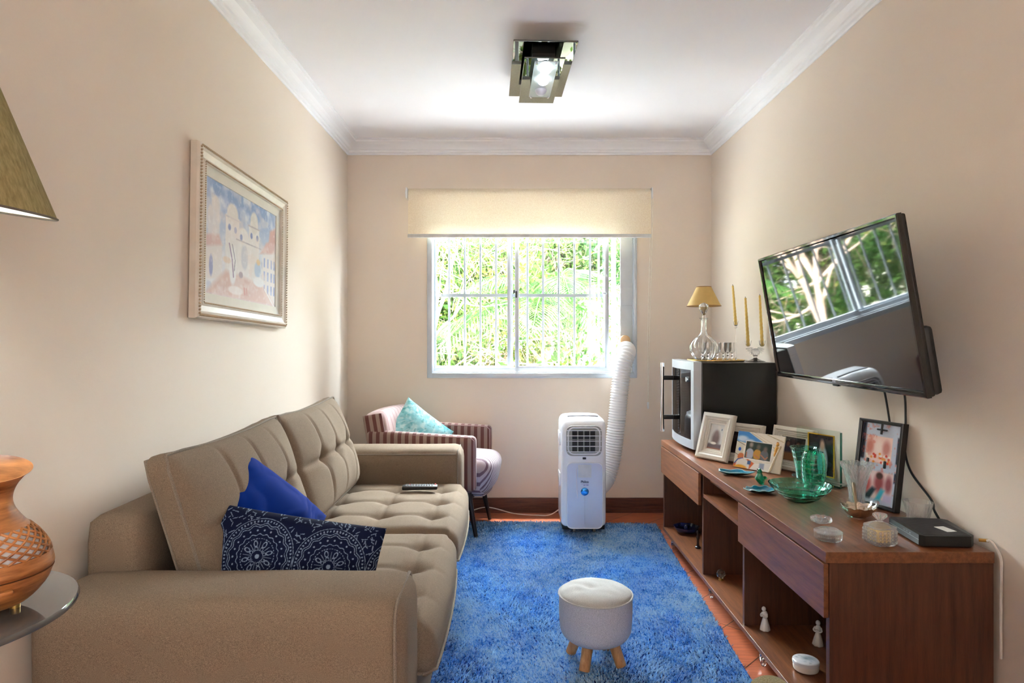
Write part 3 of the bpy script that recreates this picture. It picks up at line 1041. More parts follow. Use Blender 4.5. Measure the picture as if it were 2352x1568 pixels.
# ------------------------------------------------------------------ throw pillows
def pillow_mesh(name, w, h, t, mat, nu=70, nv=70, wr=0.006, seed=0, canvas=None, ear=0.05, parent=None):
    """two-sided pillow in the XZ plane, centre at origin"""
    U, V = np.meshgrid(np.linspace(-1, 1, nu), np.linspace(-1, 1, nv))
    ex = 1 - ear * (1 - V ** 2) * np.abs(U) ** 3
    ez = 1 - ear * (1 - U ** 2) * np.abs(V) ** 3
    prof = (np.clip(1 - np.abs(U) ** 2.6, 0, 1) * np.clip(1 - np.abs(V) ** 2.6, 0, 1)) ** 0.55
    X = w / 2 * U * ex; Z = h / 2 * V * ez
    W = np.zeros_like(U)
    for j in range(nv):
        for i in range(nu):
            u, v = U[j, i], V[j, i]
            a = mnoise.noise(Vector((u * 1.6 + seed, v * 1.6, seed)))
            b = mnoise.noise(Vector((u * 3.5 + a * 2, v * 1.2 + seed, 3.0)))
            W[j, i] = a * 1.2 + (1 - abs(b) * 2.5) * 0.6
    Yf = -(t / 2) * prof + W * wr * np.minimum(1, prof * 1.5)
    Yb = (t / 2) * prof + W * wr * 0.5 * np.minimum(1, prof * 1.5)
    P = np.concatenate([np.stack([X, Yf, Z], 2).reshape(-1, 3), np.stack([X, Yb, Z], 2).reshape(-1, 3)])
    i, j = np.meshgrid(np.arange(nu - 1), np.arange(nv - 1))
    a = (j * nu + i).ravel(); F1 = np.stack([a, a + 1, a + 1 + nu, a + nu], 1)
    n = nu * nv
    F2 = np.stack([a + n, a + nu + n, a + 1 + nu + n, a + 1 + n], 1)
    o = raw_mesh(name, P, np.concatenate([F1, F2]), mat, parent, smooth=True)
    b = bmesh.new(); b.from_mesh(o.data)
    bmesh.ops.remove_doubles(b, verts=b.verts, dist=1e-5)
    bmesh.ops.recalc_face_normals(b, faces=b.faces)
    if canvas is not None:
        lay = b.verts.layers.float_color.new('ink')
        ink = canvas.ink().reshape(canvas.ny, canvas.nx, 4)
        for vv in b.verts:
            uu = min(max(vv.co.x / w + 0.5, 0), 1); ww = min(max(vv.co.z / h + 0.5, 0), 1)
            vv[lay] = ink[int(ww * (canvas.ny - 1)), int(uu * (canvas.nx - 1))]
    b.to_mesh(o.data); b.free()
    return o
def velvet(name, c):
    m = Mat(name)
    m.set(color=c, rough=0.9, sheen=0.03, spec=0.08)
    m.bump(m.noise(m.co(), 900, 2), 0.15, 0.0008)
    return m.m
o = pillow_mesh('throw_pillow', 0.40, 0.40, 0.16, velvet('royal_blue_cotton', rgb(4, 42, 128)), 90, 90, 0.012, 3.1, None, 0.02)
tag(o, 'plain royal blue throw pillow leaning on the sofa back cushion', 'pillow')
o.location = (-0.762, 1.95, 0.597)
o.rotation_euler = (Matrix.Rotation(math.radians(65), 3, 'Z') @ Matrix.Rotation(math.radians(-29), 3, 'X') @ Matrix.Rotation(math.radians(51), 3, 'Y')).to_euler()

# navy pillow with stitched rosettes
def navy_canvas():
    nx, ny = 560, 370
    cv = Canvas(nx, ny, (12, 20, 48))
    asp = 0.50 / 0.30
    U = cv.U * asp; V = cv.V
    ink = np.zeros_like(U)
    for cx in (-0.10, 0.56, 1.22, 1.88):
        for cy in (0.60,):
            dx, dy = (U - cx) / 0.76, (V - cy) / 0.76
            r = np.hypot(dx, dy); th = np.arctan2(dy, dx)
            def ring(rad, w, amp=0, k=12):
                return np.clip(1.6 - np.abs(r - rad - amp * np.cos(k * th)) / w, 0, 1)
            ink = np.maximum(ink, np.clip((0.028 - r) / 0.004, 0, 1))
            ink = np.maximum(ink, ring(0.20, 0.0035, 0.0, 1) * (np.cos(40 * th) > -0.2))
            ink = np.maximum(ink, ring(0.245, 0.0035, 0.008, 18))
            ink = np.maximum(ink, ring(0.34, 0.0035, 0.012, 16))
            ink = np.maximum(ink, ring(0.365, 0.0035, 0.012, 16))
            ink = np.maximum(ink, ((np.cos(64 * th) > 0.15) & (np.abs(r - 0.40) < 0.011)) * 0.9)
            ink = np.maximum(ink, ring(0.43, 0.003, 0, 1))
            # dots ring
            k = 22; a = (th * k / (2 * PI)) % 1 - 0.5
            ink = np.maximum(ink, np.clip((0.013 - np.hypot((a * 2 * PI / k) * 0.295, r - 0.295)) / 0.004, 0, 1))
            # petals
            k = 8; a = ((th * k / (2 * PI)) % 1 - 0.5) * 2 * PI / k
            px, py = r * np.cos(a), r * np.sin(a)
            e = np.hypot((px - 0.145) / 0.034, py / 0.02)
            ink = np.maximum(ink, np.clip(1.6 - np.abs(e - 1) / 0.2, 0, 1))
            e = np.maximum(np.abs(px - 0.085), np.abs(py)) 
            ink = np.maximum(ink, np.clip(1.4 - np.abs(e - 0.016) / 0.0035, 0, 1) * (r > 0.05))
            a2 = (((th + PI / 8) * k / (2 * PI)) % 1 - 0.5) * 2 * PI / k
            ink = np.maximum(ink, ((np.abs(r * np.sin(a2)) < 0.0035) & (r > 0.06) & (r < 0.17)) * 0.9)
    # background dashes and dots outside the rosettes
    rs = np.random.default_rng(5)
    for _ in range(900):
        x, y = rs.uniform(0, asp), rs.uniform(0, 1)
        if min(math.hypot(x - c, y - 0.60) for c in (-0.10, 0.56, 1.22, 1.88)) < 0.34:
            continue
        an = rs.uniform(0, PI); L = rs.uniform(0.006, 0.03)
        dx, dy = U - x, V - y
        aa = dx * math.cos(an) + dy * math.sin(an); bb = -dx * math.sin(an) + dy * math.cos(an)
        ink = np.maximum(ink, ((np.abs(aa) < L) & (np.abs(bb) < 0.0035)) * 0.9)
    cv.mix(ink, (150, 168, 190), 0.85)
    return cv
M_NAVY = painted('navy_printed_cotton', 0.85, 0.15, 0.25, 900)
o = pillow_mesh('throw_pillow', 0.48, 0.30, 0.14, M_NAVY, 430, 270, 0.004, 7.7, navy_canvas(), 0.03)
tag(o, 'navy blue pillow with white rosette print behind the near sofa arm', 'pillow')
o.location = (-0.612, 1.775, 0.535)
o.rotation_euler = (Matrix.Rotation(math.radians(6), 3, 'Z') @ Matrix.Rotation(math.radians(-17), 3, 'X') @ Matrix.Rotation(math.radians(10), 3, 'Y')).to_euler()

# remote control on the far seat cushion
rc = thing('remote_control', 'black remote control with red power button lying on sofa seat', 'remote control', (-0.440, 3.11, 0.452), 0.05)
rbox(0.17, 0.045, 0.02, 0.006, 20, 6, 3).obj('remote_body', plain('black_plastic', rgb(14, 14, 16), 0.35), rc).location = (0, 0, 0.004)
g = G()
for i in range(11):
    for j in range(3):
        g.box((-0.066 + i * 0.0125, -0.012 + j * 0.012, 0.0148), (0.007, 0.006, 0.003), 0.001)
g.obj('key_pad', plain('grey_keys', rgb(90, 90, 95), 0.5), rc)
G().box((0.073, 0.013, 0.0152), (0.008, 0.008, 0.004), 0.001).obj('power_button', plain('red_key', rgb(220, 50, 40), 0.4), rc)
G().box((-0.05, 0.013, 0.0156), (0.006, 0.005, 0.004), 0.001).obj('colour_button', MATS['red_key'], rc)

# ------------------------------------------------------------------ armchair
M_STR_W = stripes('wide_brown_stripe', 0, 0.044, rgb(104, 60, 56), rgb(150, 128, 118), 0.5)
M_STR_N = stripes('narrow_mauve_stripe', 1, 0.022, rgb(112, 86, 96), rgb(186, 170, 172), 0.42, rot=(0.42, 0, 0))
M_STR_P = stripes('pale_pink_stripe', 1, 0.05, rgb(196, 170, 166), rgb(178, 146, 142), 0.7)
M_DWOOD = plain('near_black_wood', rgb(30, 20, 20), 0.4, var=0.2)
ch = thing('armchair', 'striped brown and mauve armchair on dark splayed legs in the corner', 'armchair', (-0.490, 4.005, 0), -0.16)
def arm_panel(y):
    g = rbox(0.66, 0.068, 0.33, 0.026, 30, 8, 16, lambda p, n: Vector((p.x + (0.0), p.y, p.z - 0.012 * (p.x / 0.33) * (1 if p.z > 0 else 0))))
    o = g.obj('armrest', M_STR_W, ch, angle=80); o.location = (0.0, y, 0.29 + 0.165)
    w = 0.068
    G().tube([(0.322, -w / 2 + 0.008, -0.15), (0.322, -w / 2 + 0.008, 0.13), (0.30, -w / 2 + 0.008, 0.148), (-0.31, -w / 2 + 0.008, 0.158)], 0.0035, 6).tube(
        [(0.322, w / 2 - 0.008, -0.15), (0.322, w / 2 - 0.008, 0.13), (0.30, w / 2 - 0.008, 0.148), (-0.31, w / 2 - 0.008, 0.158)], 0.0035, 6).obj('piping', plain('mauve_piping', rgb(170, 140, 140), 0.8), o)
arm_panel(-0.235); arm_panel(0.235)
def seatfn(p, n):
    q = Vector(p)
    v = 2 * p.y / 0.40
    q.x += 0.03 * max(0, p.x / 0.33) * (1 - v * v) * 1.0
    if n.z > 0.3: q.z += 0.03 * (1 - v * v) * (1 - (2 * p.x / 0.68) ** 4)
    if n.x > 0.4: q.x -= 0.05 * (0.5 - p.z / 0.22) ** 2
    return q
o = rbox(0.68, 0.40, 0.22, 0.06, 24, 20, 12, seatfn).obj('seat', M_STR_N, ch, angle=80); o.location = (0.06, 0, 0.35)
def bkfn(p, n):
    q = Vector(p)
    w = p.z / 0.22
    if n.x > 0.3: q.x += 0.03 * (1 - (2 * p.y / 0.5) ** 2) * (1 - w * w)
    if n.z > 0.3: q.z += 0.01 * (1 - (2 * p.y / 0.5) ** 2)
    return q
o = rbox(0.13, 0.50, 0.44, 0.04, 8, 26, 20, bkfn).obj('backrest', M_STR_P, ch, angle=80); o.location = (-0.255, 0, 0.515); o.rotation_euler = (0, math.radians(-10), 0)
for sy in (-1, 1):
    s = rbox(0.12, 0.016, 0.17, 0.006, 8, 2, 8).obj('side_panel', M_STR_W, ch, angle=80); s.location = (-0.280, sy * 0.252, 0.640); s.rotation_euler = (0, math.radians(-10), 0)
for (x, y) in ((0.275, -0.2), (0.265, 0.2), (-0.22, -0.2), (-0.22, 0.2)):
    G().cyl((x, y, 0.27), (x + (0.055 if x > 0 else -0.05), y * 1.12, 0.002), 0.020, 0.011, 12).obj('leg', M_DWOOD, ch)
G().ext(-0.26, 0.30, -0.205, 0.205, 0.235, 0.262, 0.004).obj('seat_rail', M_DWOOD, ch)
tc = Canvas(120, 120, (150, 210, 215))
tc.blotch(6, (90, 170, 180), 0.6, 4).blotch(14, (205, 232, 230), 0.75, 9).blotch(26, (40, 120, 130), 0.35, 2, 0.6)
for k in range(40):
    r_ = np.random.default_rng(k); x, y = r_.uniform(0, 1, 2); a = r_.uniform(0.6, 1.2)
    tc.line([(x, y), (x + 0.12 * math.cos(a), y + 0.12 * math.sin(a))], 0.005, (215, 238, 236), 0.6)
o = pillow_mesh('throw_pillow', 0.38, 0.38, 0.13, painted('teal_printed_cotton', 0.8, 0.2, 0.2, 700), 100, 100, 0.006, 1.3, tc, 0.05)
tag(o, 'pale teal feather-print pillow propped on its corner in the striped armchair', 'pillow')
o.location = (-0.585, 4.00, 0.545)
o.rotation_euler = Euler((math.radians(-18), math.radians(38), math.radians(24)))
# ------------------------------------------------------------------ rug
RX0, RX1, RY0, RY1 = -0.72, 0.72, -1.50, 1.50     # local, centre at rug centre
rug = thing('shag_rug', 'bright blue shaggy rug covering the floor between sofa and cabinet', 'rug', (0.118, 2.555, 0), -0.045)
def rug_mat(name, k=1.0):
    m = Mat(name)
    v = m.mapped(scale=(1, 1, 1))
    a = m.noise(v, 95, 3, 0.65); b = m.noise(v, 14, 4, 0.6)
    mul = m.n('ShaderNodeMath', operation='MULTIPLY'); mul.inputs[1].default_value = 0.6
    ad = m.n('ShaderNodeMath', operation='ADD'); m.l(b, mul.inputs[0]); m.l(a, ad.inputs[0]); m.l(mul.outputs[0], ad.inputs[1])
    m.l(m.ramp(ad.outputs[0], [(0.56, rgb(8, 60, 176)), (0.64, rgb(60, 142, 228)), (0.74, rgb(124, 188, 244)), (0.88, rgb(190, 226, 252))]), m.b.inputs['Base Color'])
    m.set(rough=0.85, sheen=0.15, spec=0.2)
    return m.m
M_RUG = rug_mat('blue_shag')
G().ext(RX0, RX1, RY0, RY1, 0.0, 0.012, 0.004).obj('rug_backing', plain('blue_rug_backing', rgb(14, 60, 150), 0.95), rug)
n = 170000
rs = np.random.default_rng(2)
P = np.stack([rs.uniform(RX0 + 0.006, RX1 - 0.006, n), RY0 + 0.006 + (RY1 - RY0 - 0.012) * rs.uniform(0, 1, n), np.full(n, 0.010)], 1)
# lie direction varies smoothly in whorls
fx = np.sin(P[:, 0] * 9 + 2 * np.sin(P[:, 1] * 5)) + rs.normal(0, 0.8, n)
fy = np.cos(P[:, 1] * 7 + 2 * np.cos(P[:, 0] * 6)) + rs.normal(0, 0.8, n)
D = np.stack([fx, fy, np.zeros(n)], 1); D /= np.linalg.norm(D, axis=1)[:, None] + 1e-6
hgt = rs.uniform(0.010, 0.021, n)[:, None]; lie = rs.uniform(0.004, 0.016, n)[:, None]
T = P + D * lie + np.array([0, 0, 1]) * hgt
Wd = np.stack([-D[:, 1], D[:, 0], np.zeros(n)], 1) * 0.0019
M1 = P + D * lie * 0.4 + np.array([0, 0, 1]) * hgt * 0.6
V = np.stack([P - Wd, P + Wd, M1 + Wd * 1.2, T, M1 - Wd * 1.2], 1).reshape(-1, 3)
Fq = np.arange(5 * n).reshape(n, 5)
raw_mesh('rug_pile', V, Fq, M_RUG, rug, k=5)['kind'] = 'stuff'

# ------------------------------------------------------------------ footstool
st = thing('footstool', 'round pale grey fabric footstool on short wooden legs, standing on the rug', 'stool', (0.303, 2.315, 0.028), 0.25)
M_LINEN = fabric('pale_grey_linen', rgb(150, 150, 160), rgb(186, 184, 192), rgb(206, 204, 210), 500, 0.95, 0.3)
M_LINEN2 = fabric('grey_white_linen_top', rgb(160, 159, 156), rgb(186, 184, 180), rgb(198, 197, 194), 500, 0.95, 0.3)
prof = smooth_prof([(0.0, 0.070), (0.06, 0.070), (0.098, 0.076), (0.122, 0.098), (0.129, 0.13), (0.131, 0.20), (0.131, 0.233)], 5)
G().lathe(prof, 56).obj('stool_body', M_LINEN, st, angle=80)
def topfn(u, v):
    a = 2 * PI * u; r = 0.130 * v
    x, y = r * math.cos(a), r * math.sin(a)
    z = 0.232 + 0.030 * (1 - v ** 2.6) ** 0.6 if v < 1 else 0.232
    z -= 0.008 * math.exp(-((x + 0.02) ** 2 + (y + 0.005) ** 2) / 0.02 ** 2)
    z += 0.0035 * mnoise.noise(Vector((x * 28, y * 28, 1))) * (1 - v ** 4)
    return (x, y, z)
G().surf(topfn, 64, 30, cu=True).obj('stool_top', M_LINEN2, st, angle=80)
G().tube([(0.1315 * math.cos(2 * PI * k / 60), 0.1315 * math.sin(2 * PI * k / 60), 0.232) for k in range(60)], 0.0032, 6, closed=True).obj('piping', M_LINEN2, st)
M_BEECH = wood('light_beech', rgb(150, 100, 58), rgb(196, 146, 96), (14, 14, 1), 0.5, 5)
for k in range(4):
    a = PI / 4 + k * PI / 2
    c, s_ = math.cos(a), math.sin(a)
    G().cyl((0.066 * c, 0.066 * s_, 0.078), (0.098 * c, 0.098 * s_, -0.004), 0.0195, 0.0185, 16).obj('leg', M_BEECH, st)

# ------------------------------------------------------------------ portable air conditioner
ac = thing('portable_air_conditioner', 'white portable air conditioner with ribbed exhaust hose to the window', 'air conditioner', (0.429, 3.935, 0.024), 0.0)
M_AC = plain('glossy_white_plastic', rgb(236, 237, 240), 0.22, var=0.01, coat=0.3)
M_ACB = plain('lilac_white_panel', rgb(204, 210, 228), 0.2, var=0.01, coat=0.4)
M_BLACK = plain('matt_black', rgb(12, 12, 14), 0.5)
W_, D_, H_ = 0.266, 0.27, 0.640
def acfn(p, n):
    q = Vector(p)
    # front leans back at the top, sloped shoulder
    t = (p.z + H_ / 2) / H_
    if t > 0.86:
        k = (t - 0.86) / 0.14
        if p.y < 0: q.y += 0.05 * k * k * (-p.y / (D_ / 2))
        q.x *= 1 - 0.05 * k * k
    q.z += 0.008 * (1 - (2 * p.x / W_) ** 2) * max(0, t - 0.7) / 0.3
    if p.y < 0: q.y -= 0.006 * (1 - (2 * p.x / W_) ** 2)
    return q
o = rbox(W_, D_, H_, 0.030, 24, 20, 50, acfn).obj('body', M_AC, ac, angle=60); o.location = (0, 0, 0.035 + H_ / 2)
fy = -D_ / 2 - 0.006
def rr_poly(w, h, r, n=6):
    pts = []
    for cx_, cz_, a0 in ((w / 2 - r, h / 2 - r, 0), (-w / 2 + r, h / 2 - r, 90), (-w / 2 + r, -h / 2 + r, 180), (w / 2 - r, -h / 2 + r, 270)):
        for k in range(n + 1):
            a = math.radians(a0 + 90 * k / n); pts.append((cx_ + r * math.cos(a), cz_ + r * math.sin(a)))
    return pts
RXZ = Matrix.Rotation(PI / 2, 4, 'X')
def plate(g, x, z, w, h, r, y0, y1):
    M = Matrix.Translation((x, 0, z)) @ RXZ
    return g.prism(rr_poly(w, h, r), -y1, -y0, M)
def rimring(g, x, z, w, h, r, y, rad):
    return g.tube([(x + a, y, z + b) for a, b in rr_poly(w, h, r)], rad, 8, closed=True)
# outlet: dark opening, rim, vertical vanes, louvres
oz = 0.545
gr = plate(G(), 0.0, oz, 0.208, 0.176, 0.034, fy - 0.003, fy + 0.02).obj('outlet_recess', plain('grey_recess', rgb(150, 150, 146), 0.5), ac)
g = G()
for xx in (-0.055, -0.019, 0.017, 0.051):
    for zz in (-0.052, -0.016, 0.022, 0.050):
        g.ext(xx - 0.0145, xx + 0.0145, fy - 0.0045, fy - 0.002, oz + zz - 0.012, oz + zz + (0.022 if zz < 0.04 else 0.012), 0.001)
g.obj('vent_openings', M_BLACK, gr)
g = G()
for k in range(5):
    z = oz + 0.062 - k * 0.031
    g.ext(-0.102, 0.102, fy - 0.011, fy - 0.007, z - 0.0018, z + 0.0018, 0.001)
g.obj('louvres', M_AC, gr)
rimring(G(), 0, oz, 0.186, 0.156, 0.034, fy - 0.003, 0.004).obj('outlet_rim', M_AC, gr)
plate(G(), 0.002, 0.443, 0.020, 0.012, 0.003, fy - 0.003, fy).obj('sensor_window', M_BLACK, ac)
fp = plate(G(), 0.004, 0.224, 0.206, 0.380, 0.03, fy - 0.004, fy + 0.01).obj('front_panel', M_ACB, ac)
rimring(G(), 0.004, 0.224, 0.212, 0.386, 0.033, fy - 0.003, 0.0035).obj('panel_rim', M_AC, fp)
plate(G(), 0.004, 0.368, 0.078, 0.074, 0.004, fy - 0.006, fy - 0.003).obj('display_window', plain('pale_display', rgb(200, 202, 206), 0.3), fp)
G().ext(0.0035, 0.0045, fy - 0.0048, fy - 0.003, 0.055, 0.245).obj('panel_seam', plain('grey_line', rgb(150, 156, 176), 0.5), fp)
text('maker_lettering', 'Philco', 0.019, plain('dark_blue_ink', rgb(30, 40, 80), 0.4), fp, (0.004, fy - 0.0045, 0.305), bold=0.0006)
g = G().ext(-0.018, 0.026, fy - 0.0048, fy - 0.003, 0.291, 0.2925).ext(-0.004, 0.008, fy - 0.0048, fy - 0.003, 0.283, 0.288).ext(0.012, 0.026, fy - 0.0048, fy - 0.003, 0.283, 0.288)
g.obj('small_print', plain('faint_violet_ink', rgb(150, 140, 190), 0.4), fp)
b = G().ball((0.004, fy - 0.006, 0.248), 0.0235, 24, 14, (1, 0.3, 1)).obj('round_badge', plain('blue_chrome_badge', rgb(60, 150, 220), 0.08, 0.75, var=0.0), fp)
g = G().tube(curve_pts([(-0.045, fy - 0.0045, 0.385), (-0.044, fy - 0.0045, 0.30), (-0.038, fy - 0.0045, 0.21)], 8), 0.002, 5)
g.obj('sticker_residue', plain('faint_pink', rgb(214, 206, 214), 0.5), fp)
# top grip slot and side grips, castors, black plinth
pts = [(x, -0.066 - 0.0 * x, 0.677 + 0.008 * (1 - (2 * x / W_) ** 2)) for x in np.linspace(-0.092, 0.092, 12)]
G().tube(pts, 0.0052, 6).obj('top_slot', plain('grey_slot', rgb(140, 140, 150), 0.4), ac)
for sx, zz in ((-1, 0.545), (-1, 0.30), (1, 0.545)):
    G().ext(sx * W_ / 2 - 0.006, sx * W_ / 2 + 0.006, -0.06, 0.06, zz - 0.04, zz + 0.04, 0.005).obj('side_grip', M_AC, ac)
G().ext(-0.125, 0.125, -0.115, 0.12, 0.016, 0.042, 0.004).obj('plinth', M_BLACK, ac)
for (x, y) in ((-0.055, -0.10), (0.065, -0.10), (-0.06, 0.1), (0.06, 0.1)):
    G().cyl((x - 0.008, y, 0.012), (x + 0.008, y, 0.012), 0.013).obj('caster', plain('clear_grey_caster', rgb(150, 156, 160), 0.2), ac)
# ribbed hose
ctrl = [(0.11, 0.145, 0.215), (0.150, 0.215, 0.205), (0.195, 0.265, 0.25), (0.235, 0.285, 0.38), (0.262, 0.287, 0.60), (0.285, 0.285, 0.83), (0.305, 0.29, 0.97), (0.332, 0.315, 1.045), (0.342, 0.367, 1.068), (0.342, 0.424, 1.070)]
pts = curve_pts(ctrl, 56)
L = [0.0]
for a, b_ in zip(pts, pts[1:]): L.append(L[-1] + (b_ - a).length)
rad = [0.0550 + 0.0048 * math.sin(2 * PI * l / 0.0175) for l in L]
hm = plain('white_hose', rgb(238, 238, 238), 0.45, var=0.01)
G().tube(pts, rad, 36).obj('exhaust_hose', hm, ac, angle=80)
hc = G().tube([(0.340, 0.405, 1.135), (0.340, 0.436, 1.135)], [0.034, 0.034], 24).obj('hose_collar', plain('peach_plastic', rgb(222, 184, 140), 0.5), ac)
# power cord on the floor behind
o = G().tube(curve_pts([(-0.30, 4.318, 0.006), (-0.16, 4.30, 0.045), (0.02, 4.27, 0.012), (0.17, 4.25, 0.006), (0.26, 4.22, 0.02), (0.36, 4.178, 0.10)], 10), 0.0036, 6).tube(
    curve_pts([(-0.30, 4.318, 0.006), (-0.5, 4.32, 0.012), (-0.9, 4.32, 0.006)], 6), 0.0036, 6).obj('power_cord', plain('white_cord', rgb(225, 220, 212), 0.5))
tag(o, 'white power cord lying on the floor tiles along the dark baseboard', 'cord')

# ------------------------------------------------------------------ painting on the left wall
def church():
    cv = Canvas(300, 220, (226, 226, 232))
    cv.rect(0, 0.5, 1, 1.01, (170, 188, 216), 0.3)
    cv.rect(0, 0.80, 1, 1.2, (112, 144, 196), 0.25)
    cv.blotch(7, (236, 238, 242), 0.7, 3, 0.1).blotch(16, (130, 150, 190), 0.3, 6, 0.4)
    W = (232, 228, 226); SH = (196, 192, 200); IN = (90, 104, 156)
    # left towers, centre front, right tower
    for x, w, t in ((0.12, 0.045, 0.80), (0.06, 0.03, 0.70)):
        cv.rect(x - w, 0.2, x + w, t, (222, 220, 224), 0.02); cv.ell(x, t, w, 0.07, (214, 210, 212), 0.3)
    cv.rect(0.24, 0.2, 0.42, 0.76, W, 0.012); cv.ell(0.33, 0.78, 0.075, 0.10, (222, 218, 214), 0.25); cv.rect(0.23, 0.735, 0.44, 0.75, SH, 0.008)
    cv.rect(0.56, 0.2, 0.72, 0.76, W, 0.012); cv.ell(0.64, 0.80, 0.06, 0.11, (220, 214, 208), 0.25); cv.rect(0.55, 0.745, 0.73, 0.76, (176, 164, 170), 0.008)
    cv.rect(0.40, 0.2, 0.60, 0.58, (236, 232, 230), 0.012); cv.ell(0.48, 0.60, 0.085, 0.10, (236, 232, 230), 0.2)
    cv.rect(0.38, 0.56, 0.76, 0.572, (168, 162, 172), 0.008)
    for x, y in ((0.29, 0.65), (0.37, 0.645), (0.45, 0.60), (0.60, 0.66), (0.69, 0.66)):
        cv.ell(x, y, 0.018, 0.03, (108, 122, 178), 0.4)
    cv.ell(0.50, 0.42, 0.05, 0.12, (206, 208, 216), 0.3)
    # houses
    cv.poly([(0.0, 0.12), (0.20, 0.16), (0.20, 0.46), (0.0, 0.40)], (230, 224, 222), 0.02)
    cv.poly([(0.0, 0.40), (0.20, 0.46), (0.16, 0.54), (0.0, 0.50)], (216, 178, 174), 0.03)
    cv.ell(0.07, 0.25, 0.022, 0.09, (140, 150, 196), 0.4)
    cv.poly([(0.78, 0.08), (1.0, 0.02), (1.0, 0.62), (0.78, 0.52)], (232, 228, 228), 0.02)
    cv.poly([(0.74, 0.52), (1.0, 0.58), (1.0, 0.72), (0.84, 0.66)], (214, 170, 166), 0.03)
    cv.poly([(0.88, 0.66), (1.0, 0.70), (1.0, 0.86), (0.9, 0.80)], (204, 150, 144), 0.03)
    for y in (0.44, 0.30, 0.16):
        for x in (0.81, 0.87, 0.93, 0.98):
            cv.rect(x - 0.012, y - 0.045, x + 0.012, y + 0.05, (146, 162, 208), 0.01)
    # square, figures, strokes
    cv.poly([(0.0, 0.0), (1.0, 0.0), (0.78, 0.20), (0.25, 0.24)], (214, 176, 166), 0.05)
    cv.blotch(9, (236, 220, 214), 0.5, 12, 0.2)
    cv.ell(0.34, 0.30, 0.05, 0.18, (240, 238, 238), 0.3)
    cv.line([(0.29, 0.50), (0.33, 0.36), (0.35, 0.20)], 0.007, (120, 90, 130), 0.8).line([(0.33, 0.50), (0.37, 0.36), (0.36, 0.26)], 0.004, (40, 40, 60), 0.7)
    cv.ell(0.70, 0.34, 0.05, 0.08, (168, 190, 216), 0.35).ell(0.71, 0.42, 0.03, 0.03, (226, 196, 150), 0.4).ell(0.72, 0.22, 0.09, 0.05, (238, 238, 240), 0.3)
    cv.ell(0.26, 0.34, 0.05, 0.03, (226, 204, 186), 0.4).ell(0.45, 0.24, 0.03, 0.03, (170, 150, 160), 0.4)
    cv.ell(0.38, 0.08, 0.10, 0.04, (240, 228, 224), 0.3).line([(0.50, 0.12), (0.51, 0.06)], 0.01, (204, 120, 116), 0.7).line([(0.53, 0.12), (0.54, 0.06)], 0.008, (204, 120, 116), 0.6)
    cv.line([(0.82, 0.16), (0.98, 0.0)], 0.008, (240, 240, 240), 0.8)
    cv.blotch(40, (255, 255, 255), 0.25, 20, 0.3)
    cv.mix(np.ones_like(cv.U), (244, 242, 244), 0.25)
    return cv
pt = thing('framed_painting', 'framed watercolour of white church towers hanging on left wall', 'painting', (XL + 0.004, 2.643, 1.540), rot=(0, math.radians(1.6), PI / 2))
FW, FH = 0.874, 0.612
M_SILV = plain('champagne_frame_paint', rgb(226, 218, 204), 0.4, 0.0, var=0.05, scale=20)
M_CREAM = plain('cream_mount', rgb(226, 222, 210), 0.7, var=0.02)
G().frame(FW, FH, [(0, 0), (0, -0.022), (0.004, -0.030), (0.020, -0.034), (0.026, -0.028), (0.046, -0.022), (0.052, -0.026), (0.060, -0.026), (0.062, -0.010), (0.062, 0)]).obj('picture_frame', M_SILV, pt, smooth=False)
g = G()
def beads(w, h, inset, y, step, r, sk):
    for sx, sz, n, ax in ((0, 1, int((w - 2 * inset) / step), 0), (0, -1, int((w - 2 * inset) / step), 0), (1, 0, int((h - 2 * inset) / step), 1), (-1, 0, int((h - 2 * inset) / step), 1)):
        for k in range(n):
            t = -0.5 + (k + 0.5) / n
            if ax == 0: c = (t * (w - 2 * inset), y, sz * (h / 2 - inset)); rt = (0, sk, 0)
            else: c = (sx * (w / 2 - inset), y, t * (h - 2 * inset)); rt = (0, PI / 2 - sk, 0)
            g.box(c, (step * 0.62, r, r * 1.25), r * 0.35, rt, 1)
beads(FW, FH, 0.012, -0.033, 0.0115, 0.009, 0.6)
g.obj('outer_rope_moulding', plain('gilt_rope', rgb(190, 168, 138), 0.35, 0.35), pt)
g = G()
beads(FW, FH, 0.056, -0.027, 0.0080, 0.005, 0.6)
g.obj('inner_rope_moulding', plain('gilt_rope', rgb(190, 168, 138), 0.35, 0.35), pt)
G().frame(FW - 0.122, FH - 0.122, [(0, -0.004), (0, -0.016), (0.034, -0.012), (0.034, -0.004)]).obj('mount', M_CREAM, pt, smooth=False)
G().ext(-FW / 2 + 0.02, FW / 2 - 0.02, -0.004, -0.001, -FH / 2 + 0.02, FH / 2 - 0.02).obj('back_board', M_CREAM, pt, smooth=False)
picture('canvas', church(), FW - 0.19, FH - 0.19, painted('watercolour', 0.6, 0.3), pt, (0, -0.008, -(FH - 0.19) / 2))

